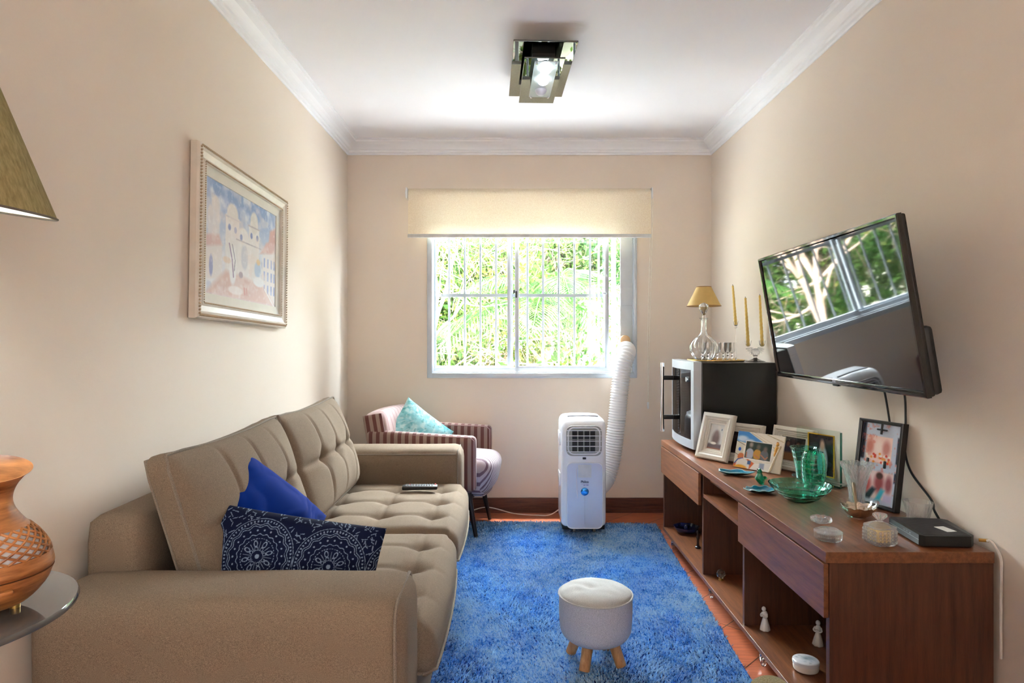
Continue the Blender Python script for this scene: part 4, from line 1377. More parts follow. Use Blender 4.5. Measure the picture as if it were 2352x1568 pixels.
# ------------------------------------------------------------------ floor lamp with glass tray + diffuser
def shade_mat():
    m = Mat('olive_linen_shade')
    v = m.mapped(scale=(60, 60, 3))
    f = m.noise(v, 3, 4, 0.6)
    col = m.ramp(f, [(0.3, rgb(160, 146, 96)), (0.7, rgb(204, 190, 136))])
    m.l(col, m.b.inputs['Base Color']); m.set(rough=0.9)
    tr = m.n('ShaderNodeBsdfTranslucent'); m.l(col, tr.inputs[0])
    mx = m.n('ShaderNodeMixShader'); mx.inputs[0].default_value = 0.35
    m.l(m.b.outputs[0], mx.inputs[1]); m.l(tr.outputs[0], mx.inputs[2]); m.l(mx.outputs[0], m.o.inputs[0])
    return m.m
fl = thing('floor_lamp', 'floor lamp with conical olive linen shade and dark glass tray table', 'lamp', (-1.02, 0.93, 0))
M_DMET = plain('dark_bronze_metal', rgb(40, 34, 30), 0.35, 0.8)
G().lathe([(0.0, 0), (0.14, 0), (0.14, 0.012), (0.03, 0.022), (0.012, 0.05), (0.0, 0.05)], 36).obj('base', M_DMET, fl)
SC = Vector((0.126, 0.02, 1.395))          # shade rim centre, local
AX = Vector((0.165, -0.02, 0.985)).normalized()
top = SC + AX * 0.30
G().tube(curve_pts([(0, 0, 0.04), (0, 0, 0.9), (0, 0, 1.55), (0.03, 0.0, 1.82), (top.x - 0.03, top.y, top.z + 0.09), tuple(top)], 10), 0.010, 10).obj('pole', M_DMET, fl)
q = AX.to_track_quat('Z', 'Y').to_matrix().to_4x4()
MM = Matrix.Translation(SC) @ q
g = G().lathe_open([(0.186, 0.0), (0.035, 0.29), (0.032, 0.29), (0.1835, 0.0015)], 72, M=MM, closed=True)
sh = g.obj('lamp_shade', shade_mat(), fl, angle=60)
G().lathe_open([(0.1825, 0.0015), (0.033, 0.285), (0.0322, 0.285), (0.1815, 0.0015)], 72, M=MM, closed=True).obj('shade_lining', plain('white_shade_lining', rgb(238, 240, 236), 0.8), sh)
G().tube([MM @ Vector((0.186 * math.cos(2 * PI * k / 72), 0.186 * math.sin(2 * PI * k / 72), 0)) for k in range(72)], 0.0018, 6, closed=True).obj('shade_trim', plain('dark_olive_trim', rgb(110, 104, 92), 0.7), sh)
M_LBULB = emitter('floor_lamp_bulb', (0.90, 0.97, 1.0, 1), 40.0)
bb = SC + AX * 0.15
G().ball(tuple(bb), 0.03, 16, 10).obj('bulb', M_LBULB, fl)
G().cyl(tuple(bb + AX * 0.028), tuple(bb + AX * 0.14), 0.014).obj('bulb_socket', M_DMET, fl)
M_SMOKE = Mat('smoked_glass')
M_SMOKE.set(color=(0.10, 0.095, 0.09, 1), rough=0.03, spec=0.6, coat=0.5)
M_SMOKE = M_SMOKE.m
TZ = 0.77
tp = [(0.0, TZ - 0.012), (0.19, TZ - 0.012), (0.196, TZ - 0.009), (0.197, TZ - 0.004), (0.194, TZ), (0.0, TZ)]
tr_ = G().lathe([(max(a, 0.0001), b_) for a, b_ in tp], 72, c=(0.148, 0.02, 0)).obj('glass_tray', M_SMOKE, fl, angle=50)
G().cyl((0, 0, TZ - 0.06), (0, 0, TZ - 0.012), 0.02).cyl((0, 0, TZ - 0.025), (0.1, 0.014, TZ - 0.018), 0.008).obj('tray_bracket', M_DMET, fl)

df = thing('aroma_diffuser', 'wood-grain vase-shaped aroma diffuser with lattice, on the glass tray', 'diffuser', (-0.787, 0.965, TZ))
M_WOODG = wood('orange_wood_grain', rgb(112, 58, 24), rgb(214, 146, 84), (4, 4, 30), 0.38, 2.4, fine=False, rot=(0.3, 0.25, 0))
pr = smooth_prof([(0.03, 0.008), (0.052, 0.012), (0.074, 0.034), (0.0845, 0.058)], 6)
G().lathe(pr + [(0.0001, 0.0585)], 64).obj('base_bowl', M_WOODG, df, angle=60)
up = smooth_prof([(0.0845, 0.060), (0.085, 0.066), (0.0815, 0.082)], 6)
neck = smooth_prof([(0.0545, 0.124), (0.046, 0.134), (0.036, 0.150), (0.0325, 0.165), (0.036, 0.182), (0.046, 0.200), (0.0575, 0.213)], 6)
# rim is cut on a slant: shear the top
def slant(g, z0, z1, k):
    g.v = [(x, y, z + (k * (x * 0.55 - y * 0.45)) * max(0, min(1, (z - z0) / (z1 - z0)))) for x, y, z in g.v]
    return g
slant(G().lathe_open(neck + [(0.054, 0.2115), (0.032, 0.18), (0.028, 0.165)], 64), 0.17, 0.213, -0.32).obj('neck', M_WOODG, df, angle=60)
G().lathe_open(up + [(0.0785, 0.082), (0.080, 0.066)], 64).obj('shoulder', M_WOODG, df, angle=60)
lat = [(0.0815, 0.082), (0.078, 0.092), (0.070, 0.106), (0.0605, 0.118), (0.0545, 0.124)]
G().lathe_open([(r - 0.004, z) for r, z in lat], 48).obj('white_inner_shell', plain('white_diffuser_shell', rgb(226, 226, 228), 0.6), df)
g = G()
lp = curve_pts([(r, z, 0) for r, z in lat], 4)
NS = 22
for k in range(NS):
    for sg in (-1, 1):
        pts = []
        for i, p in enumerate(lp):
            a = 2 * PI * k / NS + sg * (p.y - 0.082) / 0.042 * 1.15
            pts.append(((p.x - 0.001) * math.cos(a), (p.x - 0.001) * math.sin(a), p.y))
        g.tube(pts, 0.0020, 5)
g.obj('lattice', M_WOODG, df)
for a in (0.4, 2.5, 4.6):
    G().cyl((0.036 * math.cos(a), 0.036 * math.sin(a), 0), (0.036 * math.cos(a), 0.036 * math.sin(a), 0.013), 0.007).obj('foot', plain('brass', rgb(190, 150, 80), 0.3, 0.8), df)
G().box((0.062, -0.046, 0.045), (0.024, 0.02, 0.008), 0.003, (0, 0.0, -0.6)).obj('button', MATS['orange_wood_grain'], df)
# ------------------------------------------------------------------ long cabinet on the right wall
TOPZ = 0.587
def on(px, py, z=TOPZ):
    """the point of a horizontal surface at height z seen at (px, py) of the 2352x1568 frame"""
    Y = (EYE - z) * F_PX / (py - CY)
    return ((px - CX) * Y / F_PX, Y, z)
M_CAB = wood('walnut_laminate', rgb(94, 53, 30), rgb(138, 84, 50), (12, 0.9, 12), 0.38, 5, coat=0.12)
M_CABV = wood('walnut_laminate_upright', rgb(66, 38, 24), rgb(98, 58, 38), (14, 14, 0.9), 0.45, 5)
cab = thing('tv_cabinet', 'long low walnut cabinet with two drawers and open bays along right wall', 'cabinet', (0.868, 1.777, 0))
CL, CD = 1.953, 0.466
G().ext(0, CD, 0, CL, 0.556, 0.587, 0.0015).obj('top', M_CAB, cab, smooth=False)
G().ext(0.012, CD, 0.004, 0.024, 0.062, 0.5555, 0.001).obj('side_panel', M_CABV, cab, smooth=False)
G().ext(0.012, CD, CL - 0.024, CL - 0.004, 0.062, 0.5555, 0.001).obj('side_panel', M_CABV, cab, smooth=False)
for y0 in (0.660, 1.180):
    G().ext(0.014, CD - 0.01, y0, y0 + 0.018, 0.0905, 0.5555, 0.001).obj('divider', M_CABV, cab, smooth=False)
G().ext(0.004, CD, 0.0245, CL - 0.0245, 0.072, 0.090, 0.001).obj('bottom_board', M_CAB, cab, smooth=False)
G().ext(CD - 0.008, CD - 0.002, 0.0245, CL - 0.0245, 0.0905, 0.5555).obj('back_panel', M_CABV, cab, smooth=False)
for (y0, y1) in ((0.008, 0.684), (1.205, CL - 0.006)):
    d = G().ext(-0.002, 0.0115, y0, y1, 0.402, 0.551, 0.001).obj('drawer', M_CAB, cab, smooth=False)
    G().ext(0.03, CD - 0.03, max(y0, 0.03) + 0.02, min(y1, CL - 0.03) - 0.03, 0.412, 0.545).obj('drawer_box', M_CABV, d, smooth=False)
G().ext(0.045, CD - 0.02, 0.6785, 1.1795, 0.517, 0.529).obj('shelf', M_CAB, cab, smooth=False)
G().ext(0.014, CD - 0.01, 0.6785, 1.1795, 0.446, 0.462).obj('shelf', M_CAB, cab, smooth=False)
M_CAST = glass('clear_caster_plastic', (0.95, 0.9, 0.86, 1), 0.05)
for y0 in (0.09, 0.55, 1.15, 1.83):
    for x0 in (0.035, 0.42):
        c = G().tube([(x0 + 0.0, y0 - 0.014 + 0.02 * math.cos(a) * 0.9, 0.0265 + 0.02 * math.sin(a)) for a in np.linspace(0, 2 * PI, 25)[:-1]], 0.0062, 8, closed=True)
        o = c.obj('caster', M_CAST, cab)
        G().cyl((x0 - 0.008, y0 - 0.014, 0.0265), (x0 + 0.008, y0 - 0.014, 0.0265), 0.006).cyl((x0, y0 - 0.005, 0.03), (x0, y0, 0.072), 0.007).obj('caster_stem', M_CHROME, o)

# ------------------------------------------------------------------ wine cooler
M_CBLK = plain('black_painted_steel', rgb(9, 9, 11), 0.25, var=0.02)
M_SILVP = plain('silver_plastic', rgb(196, 200, 206), 0.3, 0.35, var=0.01)
wc = thing('wine_cooler', 'black wine cooler with silver door and smoked window on far cabinet end', 'wine cooler', (0.965, 3.26, TOPZ))
G().ext(0.0, 0.378, 0.0, 0.435, 0.018, 0.463, 0.004).obj('cabinet_body', M_CBLK, wc, smooth=False)
for x in (0.03, 0.34):
    for y in (0.03, 0.40):
        G().cyl((x, y, 0), (x, y, 0.02), 0.014).obj('foot', M_CBLK, wc)
def bow(y):
    return 0.022 * (1 - ((y - 0.2175) / 0.2175) ** 2)
g = G()   # door frame, bowed: ring of y x z with opening
ys = np.linspace(0, 0.435, 15)
def doorslab(z0, z1, y0, y1, x0, x1, n=14):
    g_ = G(); 
    pts = [(x0 - bow(y), y) for y in np.linspace(y0, y1, n)] + [(x1, y) for y in (y1, y0)]
    g_.prism(pts, z0, z1)
    return g_
door = G()
for zz in ((0.024, 0.068), (0.425, 0.468)):
    s = doorslab(zz[0], zz[1], 0, 0.435, -0.042, -0.002); door.add(s.v, s.f)
for yy in ((0, 0.030), (0.405, 0.435)):
    s = doorslab(0.0685, 0.4245, yy[0], yy[1], -0.042, -0.002, 4); door.add(s.v, s.f)
dr = door.obj('door', M_SILVP, wc, smooth=False)
s = doorslab(0.068, 0.425, 0.030, 0.405, -0.0395, -0.034)
s.obj('smoked_window', thin_glass('smoked_door_glass', (0.24, 0.12, 0.10, 1), 0.05), dr, smooth=False)
for ya, yb_ in ((0.0305, 0.0335), (0.4, 0.4045)):
    G().ext(-0.0338, -0.003, ya, yb_, 0.0685, 0.4245).obj('door_gasket', plain('dark_gasket', rgb(40, 30, 30), 0.6), dr, smooth=False)
G().ext(-0.0025, -0.0008, 0.034, 0.4, 0.0685, 0.4245).obj('inner_wall', plain('brown_liner', rgb(96, 62, 56), 0.5), dr, smooth=False)
g = G()
for k in range(22):
    g.box((-0.012, 0.375, 0.085 + k * 0.0155), (0.006, 0.012, 0.006), 0.001)
g.obj('shelf_runners', plain('pale_runner', rgb(200, 180, 176), 0.4), dr)
G().cyl((-0.018, 0.12, 0.10), (-0.0035, 0.12, 0.10), 0.045, 0.045, 28).obj('fan_cover', plain('white_fan_cover', rgb(220, 215, 225), 0.4), dr)
G().cyl((-0.060, 0.075, 0.375), (-0.040, 0.075, 0.375), 0.013, seg=24).obj('round_badge', M_CHROME, dr)
h = G().tube([(-0.115, 0.36, 0.065), (-0.117, 0.36, 0.25), (-0.115, 0.36, 0.45)], 0.0105, 16).obj('handle', M_CHROME, dr)
for zz in (0.145, 0.365):
    G().ext(-0.112, -0.044, 0.350, 0.370, zz - 0.012, zz + 0.012, 0.003).obj('handle_post', M_BLACK, h)

CT = TOPZ + 0.463
# tray on the cooler
tr = thing('serving_tray', 'flat black tray with gilt edge under the decanter and small glasses', 'tray', (1.100, 3.470, CT))
G().prism([(0.134 * math.copysign(abs(math.cos(a)) ** 0.6, math.cos(a)), 0.129 * math.copysign(abs(math.sin(a)) ** 0.6, math.sin(a))) for a in np.linspace(0, 2 * PI, 41)[:-1]], 0, 0.004).obj('tray_plate', M_CBLK, tr, smooth=False)
G().tube([(0.136 * math.copysign(abs(math.cos(a)) ** 0.6, math.cos(a)), 0.131 * math.copysign(abs(math.sin(a)) ** 0.6, math.sin(a)), 0.008) for a in np.linspace(0, 2 * PI, 49)[:-1]], 0.0035, 6, closed=True).obj('gilt_rim', plain('gilt', rgb(206, 168, 96), 0.3, 0.8), tr)
M_CLEAR = glass('clear_crystal', (0.98, 0.98, 0.98, 1), 0.0, 1.5)
M_CUT = cut_glass('cut_crystal')
M_THIN = thin_glass('thin_clear_glass', (0.985, 0.99, 0.99, 1), 0.04)
TT = CT + 0.0045
# decanter
dc = thing('decanter', 'clear swirled glass decanter with round ribbed stopper on the tray', 'decanter', (1.055, 3.53, TT))
def swirl(k, amp, tw):
    return lambda a, z, i: 1 + amp * math.cos(k * a + tw * z)
po = smooth_prof([(0.040, 0.0), (0.058, 0.02), (0.072, 0.06), (0.068, 0.09), (0.046, 0.118), (0.022, 0.14), (0.0145, 0.165), (0.0135, 0.205), (0.0155, 0.222), (0.026, 0.230)], 6)
pi_ = [(max(r - 0.003, 0.002), max(z, 0.006)) for r, z in reversed(po)]
G().lathe_open(po + pi_, 60, rf=swirl(12, 0.05, 55)).add(*[[], []]).obj('bottle', M_CLEAR, dc, angle=60)
G().lathe([(0.039, 0.0), (0.039, 0.006)], 40).obj('bottom', M_CLEAR, dc)
ps = smooth_prof([(0.010, 0.205), (0.0105, 0.235), (0.009, 0.245), (0.014, 0.258), (0.0245, 0.285), (0.022, 0.303), (0.006, 0.3135), (0.0, 0.314)], 5)
G().lathe(ps, 40, rf=swirl(8, 0.05, 30)).obj('stopper', M_CLEAR, dc, angle=60)
# six little goblets
gob0 = None
GL = 'small stemmed liqueur glasses on the tray'
goblets = [(1613, 3.43, 'small stemmed liqueur glass, leftmost on the tray in front of decanter'),
           (1626, 3.41, 'small stemmed liqueur glass, second from left before the decanter'),
           (1647, 3.44, 'small stemmed liqueur glass just right of the decanter body'),
           (1661, 3.40, 'small stemmed liqueur glass, third from the right end of tray'),
           (1671, 3.50, 'small stemmed liqueur glass behind, second from the right end of tray'),
           (1681, 3.455, 'small stemmed liqueur glass nearest the tall candlestick')]
for k, (px, Y, lab) in enumerate(goblets):
    loc = ((px - CX) * Y / F_PX, Y, TT)
    if gob0 is None:
        gob0 = thing('liqueur_glass', lab, 'glass', loc, group=GL)
        bo = smooth_prof([(0.004, 0.040), (0.014, 0.047), (0.0215, 0.065), (0.0225, 0.095)], 5)
        G().lathe_open(bo + [(max(r - 0.0012, 0.001), z + (0.0015 if i < 20 else 0)) for i, (r, z) in enumerate(reversed(bo))], 28).obj('bowl', M_THIN, gob0, angle=60)
        G().lathe(smooth_prof([(0.019, 0.0), (0.0185, 0.002), (0.005, 0.005), (0.0035, 0.012), (0.0068, 0.02), (0.0035, 0.028), (0.0062, 0.036), (0.004, 0.042)], 4), 24).obj('stem', M_CLEAR, gob0, angle=60)
    else:
        dup(gob0, loc, k * 0.7, lab, GL)
# candles and holders
M_CANDLE = plain('yellow_candle_wax', rgb(240, 206, 110), 0.5, var=0.04)
def candle(label, base, top, r=0.0085):
    a, b = Vector(base), Vector(top)
    t = thing('taper_candle', label, 'candle', tuple(a))
    d = (b - a); L = d.length; u = d.normalized(); s1 = u.orthogonal().normalized(); s2 = u.cross(s1)
    def fn(p, q):
        s = q; ang = 2 * PI * p
        rr = r * (1 - 0.38 * s) * (1 + 0.10 * math.cos(3 * (ang - s * 26)))
        c = u * (s * L)
        v = c + s1 * (rr * math.cos(ang)) + s2 * (rr * math.sin(ang))
        return tuple(v)
    g_ = G().surf(fn, 18, 70, cu=True)
    g_.f.append(tuple(69 * 18 + k for k in range(18)))
    g_.obj('wax', M_CANDLE, t, angle=60)
    G().tube([tuple(u * L), tuple(u * (L + 0.007))], 0.0012, 5).obj('wick', plain('burnt_wick', rgb(60, 50, 40), 0.9), t)
    return t
def mk(px, py, Y): return ((px - CX) * Y / F_PX, Y, EYE - (py - CY) * Y / F_PX)
hs = thing('candlestick', 'tall thin glass candlestick at right end of the tray, holding one candle', 'candle holder', (mk(1690, 828, 3.385)[0], 3.385, TT))
G().lathe(smooth_prof([(0.034, 0.0), (0.033, 0.003), (0.010, 0.006), (0.0035, 0.014), (0.003, 0.09), (0.003, 0.165), (0.008, 0.178), (0.0035, 0.184)], 5), 32).obj('stem', M_CLEAR, hs, angle=60)
cu_ = [(0.004, 0.184), (0.0095, 0.188), (0.011, 0.197), (0.0125, 0.208), (0.0112, 0.208), (0.0096, 0.198), (0.0085, 0.190), (0.001, 0.188)]
G().lathe_open(cu_, 28).obj('cup', M_CLEAR, hs, angle=60)
bx, by_, bz = hs.location.x, 3.385, TT + 0.190
candle('yellow twisted taper candle in the tall thin candlestick, leftmost of three', (bx, by_, bz), mk(1683, 656, 3.385), 0.0078)
cb = thing('candelabrum', 'two-branch cut crystal candle holder next to the television', 'candle holder', (mk(1735, 832, 3.41)[0], 3.41, CT))
G().lathe(smooth_prof([(0.050, 0.0), (0.049, 0.003), (0.026, 0.010), (0.011, 0.018), (0.010, 0.028), (0.016, 0.035)], 5), 40).obj('foot', M_CLEAR, cb, angle=60)
def fan(u, v):
    a = PI * (0.06 + 0.88 * u); r = 0.046 * (0.35 + 0.65 * v) * (1 + 0.09 * math.cos(22 * a) * v)
    return (r * math.cos(a) * 1.05, 0.010 * math.cos(v * 1.2) * (1 + 0.35 * math.cos(26 * a)), 0.080 - r * math.sin(a) * 0.98)
def fanb(u, v):
    x, y, z = fan(u, v); return (x, -y, z)
G().surf(fan, 80, 8).surf(fanb, 80, 8).ball((0, 0, 0.052), 0.016, 12, 8, (1.5, 0.8, 1.2)).obj('cut_crystal_fan', M_CUT, cb, smooth=False)
for sx in (-0.038, 0.036):
    G().lathe_open([(0.003, 0.080), (0.011, 0.084), (0.0145, 0.096), (0.0165, 0.112), (0.015, 0.112), (0.0128, 0.097), (0.0095, 0.087), (0.001, 0.085)], 28, c=(sx, 0, 0)).obj('cup', M_CLEAR, cb, angle=60)
cbx = cb.location.x
candle('yellow twisted taper candle in left cup of the two-branch crystal holder', (cbx - 0.038, 3.41, CT + 0.0855), mk(1712, 684, 3.41), 0.0085)
candle('yellow twisted taper candle in right cup, nearest the television', (cbx + 0.036, 3.41, CT + 0.0855), mk(1745, 678, 3.41), 0.0085)
# small table lamp
lp_ = thing('table_lamp', 'small lamp with yellow conical shade behind the decanter', 'lamp', (1.092, 3.652, CT))
G().lathe_open([(0.094, 0.305), (0.040, 0.415), (0.039, 0.415), (0.0925, 0.3055)], 56, closed=True).obj('lamp_shade', plain('yellow_shade', rgb(206, 172, 104), 0.8, var=0.03), lp_, angle=50)
g = G()
for r_, z_ in ((0.094, 0.306), (0.040, 0.4145)):
    g.tube([(r_ * math.cos(2 * PI * k / 48), r_ * math.sin(2 * PI * k / 48), z_) for k in range(48)], 0.0022, 6, closed=True)
g.obj('shade_trim', plain('bronze_trim', rgb(150, 104, 50), 0.5), lp_)
G().lathe(smooth_prof([(0.045, 0), (0.044, 0.006), (0.012, 0.016), (0.007, 0.03), (0.014, 0.06), (0.007, 0.1), (0.005, 0.2), (0.005, 0.40)], 5), 32).obj('lamp_base', M_CLEAR, lp_, angle=60)

# ------------------------------------------------------------------ television
tv = thing('television', 'large black flat television tilted forward on the right wall', 'television', (1.1687, 2.3213, 1.0086), rot=(0.1634, 0.0, -1.59))
TW, TH = 1.06, 0.5236
M_GLOSSB = plain('gloss_black_bezel', rgb(8, 8, 10), 0.06, var=0.0, coat=0.5)
scr = Mat('television_screen')
scr.set(color=(0.004, 0.004, 0.005, 1), rough=0.035, spec=0.75, coat=0.6, coat_r=0.03)
G().frame(TW, TH, [(0, 0.0), (0, 0.012), (0.012, 0.012), (0.014, 0.004), (0.010, -0.003), (0.003, -0.003)], c=(0, 0, TH / 2)).obj('bezel', M_GLOSSB, tv, angle=30)
G().ext(-TW / 2 + 0.010, TW / 2 - 0.010, 0.004, 0.009, 0.018, TH - 0.010).obj('screen', scr.m, tv, smooth=False)
G().ext(-TW / 2 + 0.008, TW / 2 - 0.008, -0.001, 0.004, 0.006, 0.019, 0.002).obj('bottom_strip', M_GLOSSB, tv)
G().ext(-TW / 2 + 0.002, TW / 2 - 0.002, 0.0095, 0.026, 0.002, TH - 0.002, 0.006).ext(-TW / 2 + 0.03, TW / 2 - 0.006, 0.024, 0.052, 0.004, 0.20, 0.012).obj('rear_shell', M_BLACK, tv)
M_LOGO = plain('silver_logo', rgb(200, 200, 205), 0.3, 0.5)
lg = G().cyl((-0.012, -0.0022, 0.0125), (-0.012, -0.001, 0.0125), 0.0042, seg=20).obj('logo_disc', M_LOGO, tv)
text('logo_letters', 'LG', 0.0095, M_LOGO, tv, (0.001, -0.0018, 0.0125), bold=0.0002)
G().ext(-0.02, 0.02, -0.002, 0.01, -0.005, 0.004, 0.002).obj('sensor_bump', M_BLACK, tv)
G().ext(-0.11, 0.11, 0.053, 0.060, 0.14, 0.36, 0.002).ext(-0.02, 0.02, 0.060, 0.085, 0.18, 0.32, 0.003).obj('mount_plate', M_BLACK, tv)
wm = G().ext(1.328, 1.3515, 2.24, 2.40, 1.14, 1.40, 0.003).cyl((1.33, 2.32, 1.25), (1.222, 2.32, 1.25), 0.018).obj('wall_bracket', M_BLACK)
tag(wm, 'black wall bracket behind the tilted television', 'bracket')
# cables from the television
def cable(label, ctrl, r=0.0036, mat=None, n=10):
    o_ = G().tube(curve_pts(ctrl, n), r, 7).obj('cable', mat or M_BLACK)
    tag(o_, label, 'cable'); return o_
cable('black cable hanging from television, left of the two above the black frame', [(1.30, 2.32, 1.14), (1.335, 2.31, 1.0), (1.342, 2.29, 0.90), (1.346, 2.27, 0.78), (1.345, 2.24, 0.62)])
cable('black cable hanging from television to the modem, running down the wall', [(1.30, 2.19, 1.14), (1.338, 2.195, 1.0), (1.347, 2.20, 0.90), (1.347, 2.205, 0.80), (1.347, 2.17, 0.725), (1.343, 2.06, 0.66), (1.333, 2.03, 0.635), (1.325, 1.99, 0.613)])
cable('white coaxial cable curving from the modem down behind cabinet', [(1.330, 1.803, 0.610), (1.337, 1.797, 0.612), (1.3405, 1.785, 0.600), (1.3435, 1.768, 0.575), (1.343, 1.765, 0.53), (1.341, 1.764, 0.46), (1.341, 1.764, 0.30)], 0.0036, plain('white_cord', rgb(225, 220, 212), 0.5))
# ------------------------------------------------------------------ photo frames on the cabinet
M_IVORY = plain('ivory_frame', rgb(206, 198, 184), 0.4, var=0.03, scale=12)
M_PHOTO = painted('photo_print', 0.22, 0.5)
M_BACKB = plain('brown_backing_board', rgb(60, 46, 38), 0.8)
M_FGLASS = thin_glass('frame_glass', (0.97, 0.97, 0.97, 1), 0.05)
PR_IV = lambda b: [(0, 0.012), (0, -0.004), (0.004, -0.010), (b * 0.35, -0.012), (b * 0.5, -0.006), (b * 0.62, -0.006), (b * 0.66, -0.002), (b * 0.8, -0.002), (b * 0.86, 0.002), (b, 0.002), (b, 0.012)]
def photo_frame(label, loc, yaw, tilt, w, h, b, mat, cv, prof=None, strut=True, name='photo_frame'):
    lift = 0.014 * math.sin(tilt) + 0.0008
    t = thing(name, label, 'picture frame', (loc[0], loc[1], loc[2] + lift), rot=(-tilt, 0, yaw))
    G().frame(w, h, prof or PR_IV(b), c=(0, 0, h / 2)).obj('frame', mat, t, smooth=False)
    G().ext(-w / 2 + b * 0.7, w / 2 - b * 0.7, 0.009, 0.012, b * 0.7, h - b * 0.7).obj('backing', M_BACKB, t, smooth=False)
    picture('photo', cv, w - 2 * b + 0.002, h - 2 * b + 0.002, M_PHOTO, t, (0, 0.006, b - 0.001))
    if strut:
        # folding strut: from upper back down to the surface
        Z = h * 0.62; ct, st_ = math.cos(tilt), math.sin(tilt)
        # foot position in local frame so that it rests on the surface 0.35*h behind
        back = 0.28 * h
        fy = ct * back + st_ * (lift) ; fz = st_ * back - ct * lift
        G().tube([(0, 0.0145, Z), (0, fy + 0.012, fz + 0.003)], 0.004, 6).obj('easel_strut', M_BACKB, t)
    return t
def blob_people(nx, ny, bg, folks, seed=0):
    cv = Canvas(nx, ny, bg)
    cv.blotch(5, tuple(min(255, c + 30) for c in bg), 0.4, seed)
    for (x, y, s, shirt, skin) in folks:
        cv.ell(x, y, 0.16 * s, 0.30 * s, shirt, 0.3)
        cv.ell(x, y + 0.30 * s, 0.075 * s, 0.11 * s, skin, 0.9)
    return cv
# front ivory portrait frame
cv = Canvas(90, 120, (196, 196, 194)).blotch(4, (220, 210, 200), 0.5, 1)
cv.rect(0, 0, 1, 0.22, (104, 90, 96), 0.08).ell(0.5, 0.42, 0.26, 0.30, (110, 92, 92), 0.8).ell(0.5, 0.62, 0.12, 0.12, (120, 100, 100), 0.9).ell(0.40, 0.24, 0.2, 0.05, (232, 226, 216), 0.5).rect(0, 0, 1, 0.06, (150, 100, 84), 0.05).ell(0.82, 0.80, 0.03, 0.04, (60, 80, 110), 0.5)
photo_frame('ivory portrait photo frame standing in front of the wine cooler', (0.958, 3.098, TOPZ), -1.02, 0.304, 0.188, 0.226, 0.052, M_IVORY, cv)
# ivory landscape frame behind it
cv = blob_people(60, 50, (40, 30, 34), [(0.4, 0.4, 1, (70, 50, 50), (120, 90, 80))], 3)
photo_frame('ivory landscape photo frame half hidden behind the painted frame', (1.075, 3.022, TOPZ), -0.89, 0.20, 0.205, 0.185, 0.042, M_IVORY, cv)
# ivory frame far right behind vases
cv = blob_people(70, 50, (28, 24, 28), [(0.3, 0.4, 1, (50, 44, 60), (110, 80, 70)), (0.7, 0.4, 1, (50, 60, 90), (120, 90, 80))], 4)
cv.rect(0, 0.0, 0.7, 0.35, (150, 104, 70), 0.1)
photo_frame('ivory landscape photo frame near the wall, behind the green vases', (1.225, 2.845, TOPZ), -1.10, 0.20, 0.215, 0.192, 0.044, M_IVORY, cv)
# painted ceramic frame
cv = Canvas(200, 150, (222, 214, 198))
cv.blotch(8, (236, 230, 216), 0.6, 2)
cv.poly([(0.0, 1.0), (0.0, 0.72), (0.80, 0.60), (0.24, 1.0)], (70, 132, 196), 0.02)
cv.ell(0.12, 0.80, 0.12, 0.08, (190, 206, 220), 0.7).ell(0.28, 0.76, 0.10, 0.05, (176, 196, 214), 0.8)
cv.poly([(0.24, 1.0), (0.80, 0.60), (1.0, 0.60), (1.0, 1.0)], (226, 218, 202), 0.02)
cv.line([(0.3, 0.98), (0.84, 0.64)], 0.008, (196, 180, 150)).line([(0.36, 1.0), (0.95, 0.66)], 0.005, (206, 190, 160))
cv.rect(0.0, 0.0, 0.17, 0.70, (206, 202, 186), 0.02).line([(0, 0.72), (0.2, 0.62)], 0.006, (90, 70, 60)).line([(0, 0.38), (0.16, 0.28)], 0.006, (90, 70, 60))
cv.ell(0.09, 0.50, 0.03, 0.05, (34, 86, 186), 0.4)
cv.ell(0.14, 0.30, 0.075, 0.10, (196, 116, 74), 0.25).poly([(0.0, 0.0), (0.56, 0.0), (0.55, 0.10), (0.30, 0.26), (0.0, 0.10)], (206, 104, 60), 0.02)
cv.ell(0.20, 0.06, 0.15, 0.20, (226, 222, 214), 0.15).line([(0.02, 0.10), (0.08, 0.22), (0.18, 0.27)], 0.012, (70, 90, 150)).ell(0.16, 0.0, 0.14, 0.08, (232, 168, 60), 0.4).rect(0.30, 0.12, 0.37, 0.22, (60, 96, 150), 0.02)
cv.poly([(0.36, 0.0), (0.80, 0.0), (0.80, 0.24), (0.44, 0.16)], (236, 232, 224), 0.01).rect(0.56, 0.05, 0.66, 0.2, (150, 164, 186), 0.03)
for k in range(16):
    a = k / 15; cv.ell(0.78 + 0.13 * a, 0.02 + 0.62 * a, 0.022, 0.018, (232, 222, 200), 0.3).ell(0.80 + 0.13 * a, 0.015 + 0.62 * a, 0.008, 0.010, (150, 130, 100), 0.4)
cv.ell(0.86, 0.60, 0.035, 0.12, (210, 156, 60), 0.35).ell(0.87, 0.78, 0.028, 0.05, (186, 124, 60), 0.35)
cv.rect(0.20, 0.26, 0.78, 0.76, (238, 234, 226), 0.006)
cv.rect(0.215, 0.285, 0.765, 0.745, (46, 58, 50), 0.004)
def clip_person(x, sh, sk, hh=0.56):
    cv.ell(x, 0.42, 0.085, 0.14, sh, 0.2); cv.rect(x - 0.07, 0.30, x + 0.07, 0.42, sh, 0.03); cv.ell(x + 0.01, hh + 0.06, 0.04, 0.07, sk, 1.0)
clip_person(0.32, (166, 170, 184), (150, 140, 130), 0.60); clip_person(0.48, (186, 138, 60), (100, 96, 84)); clip_person(0.63, (104, 108, 112), (110, 100, 90), 0.52)
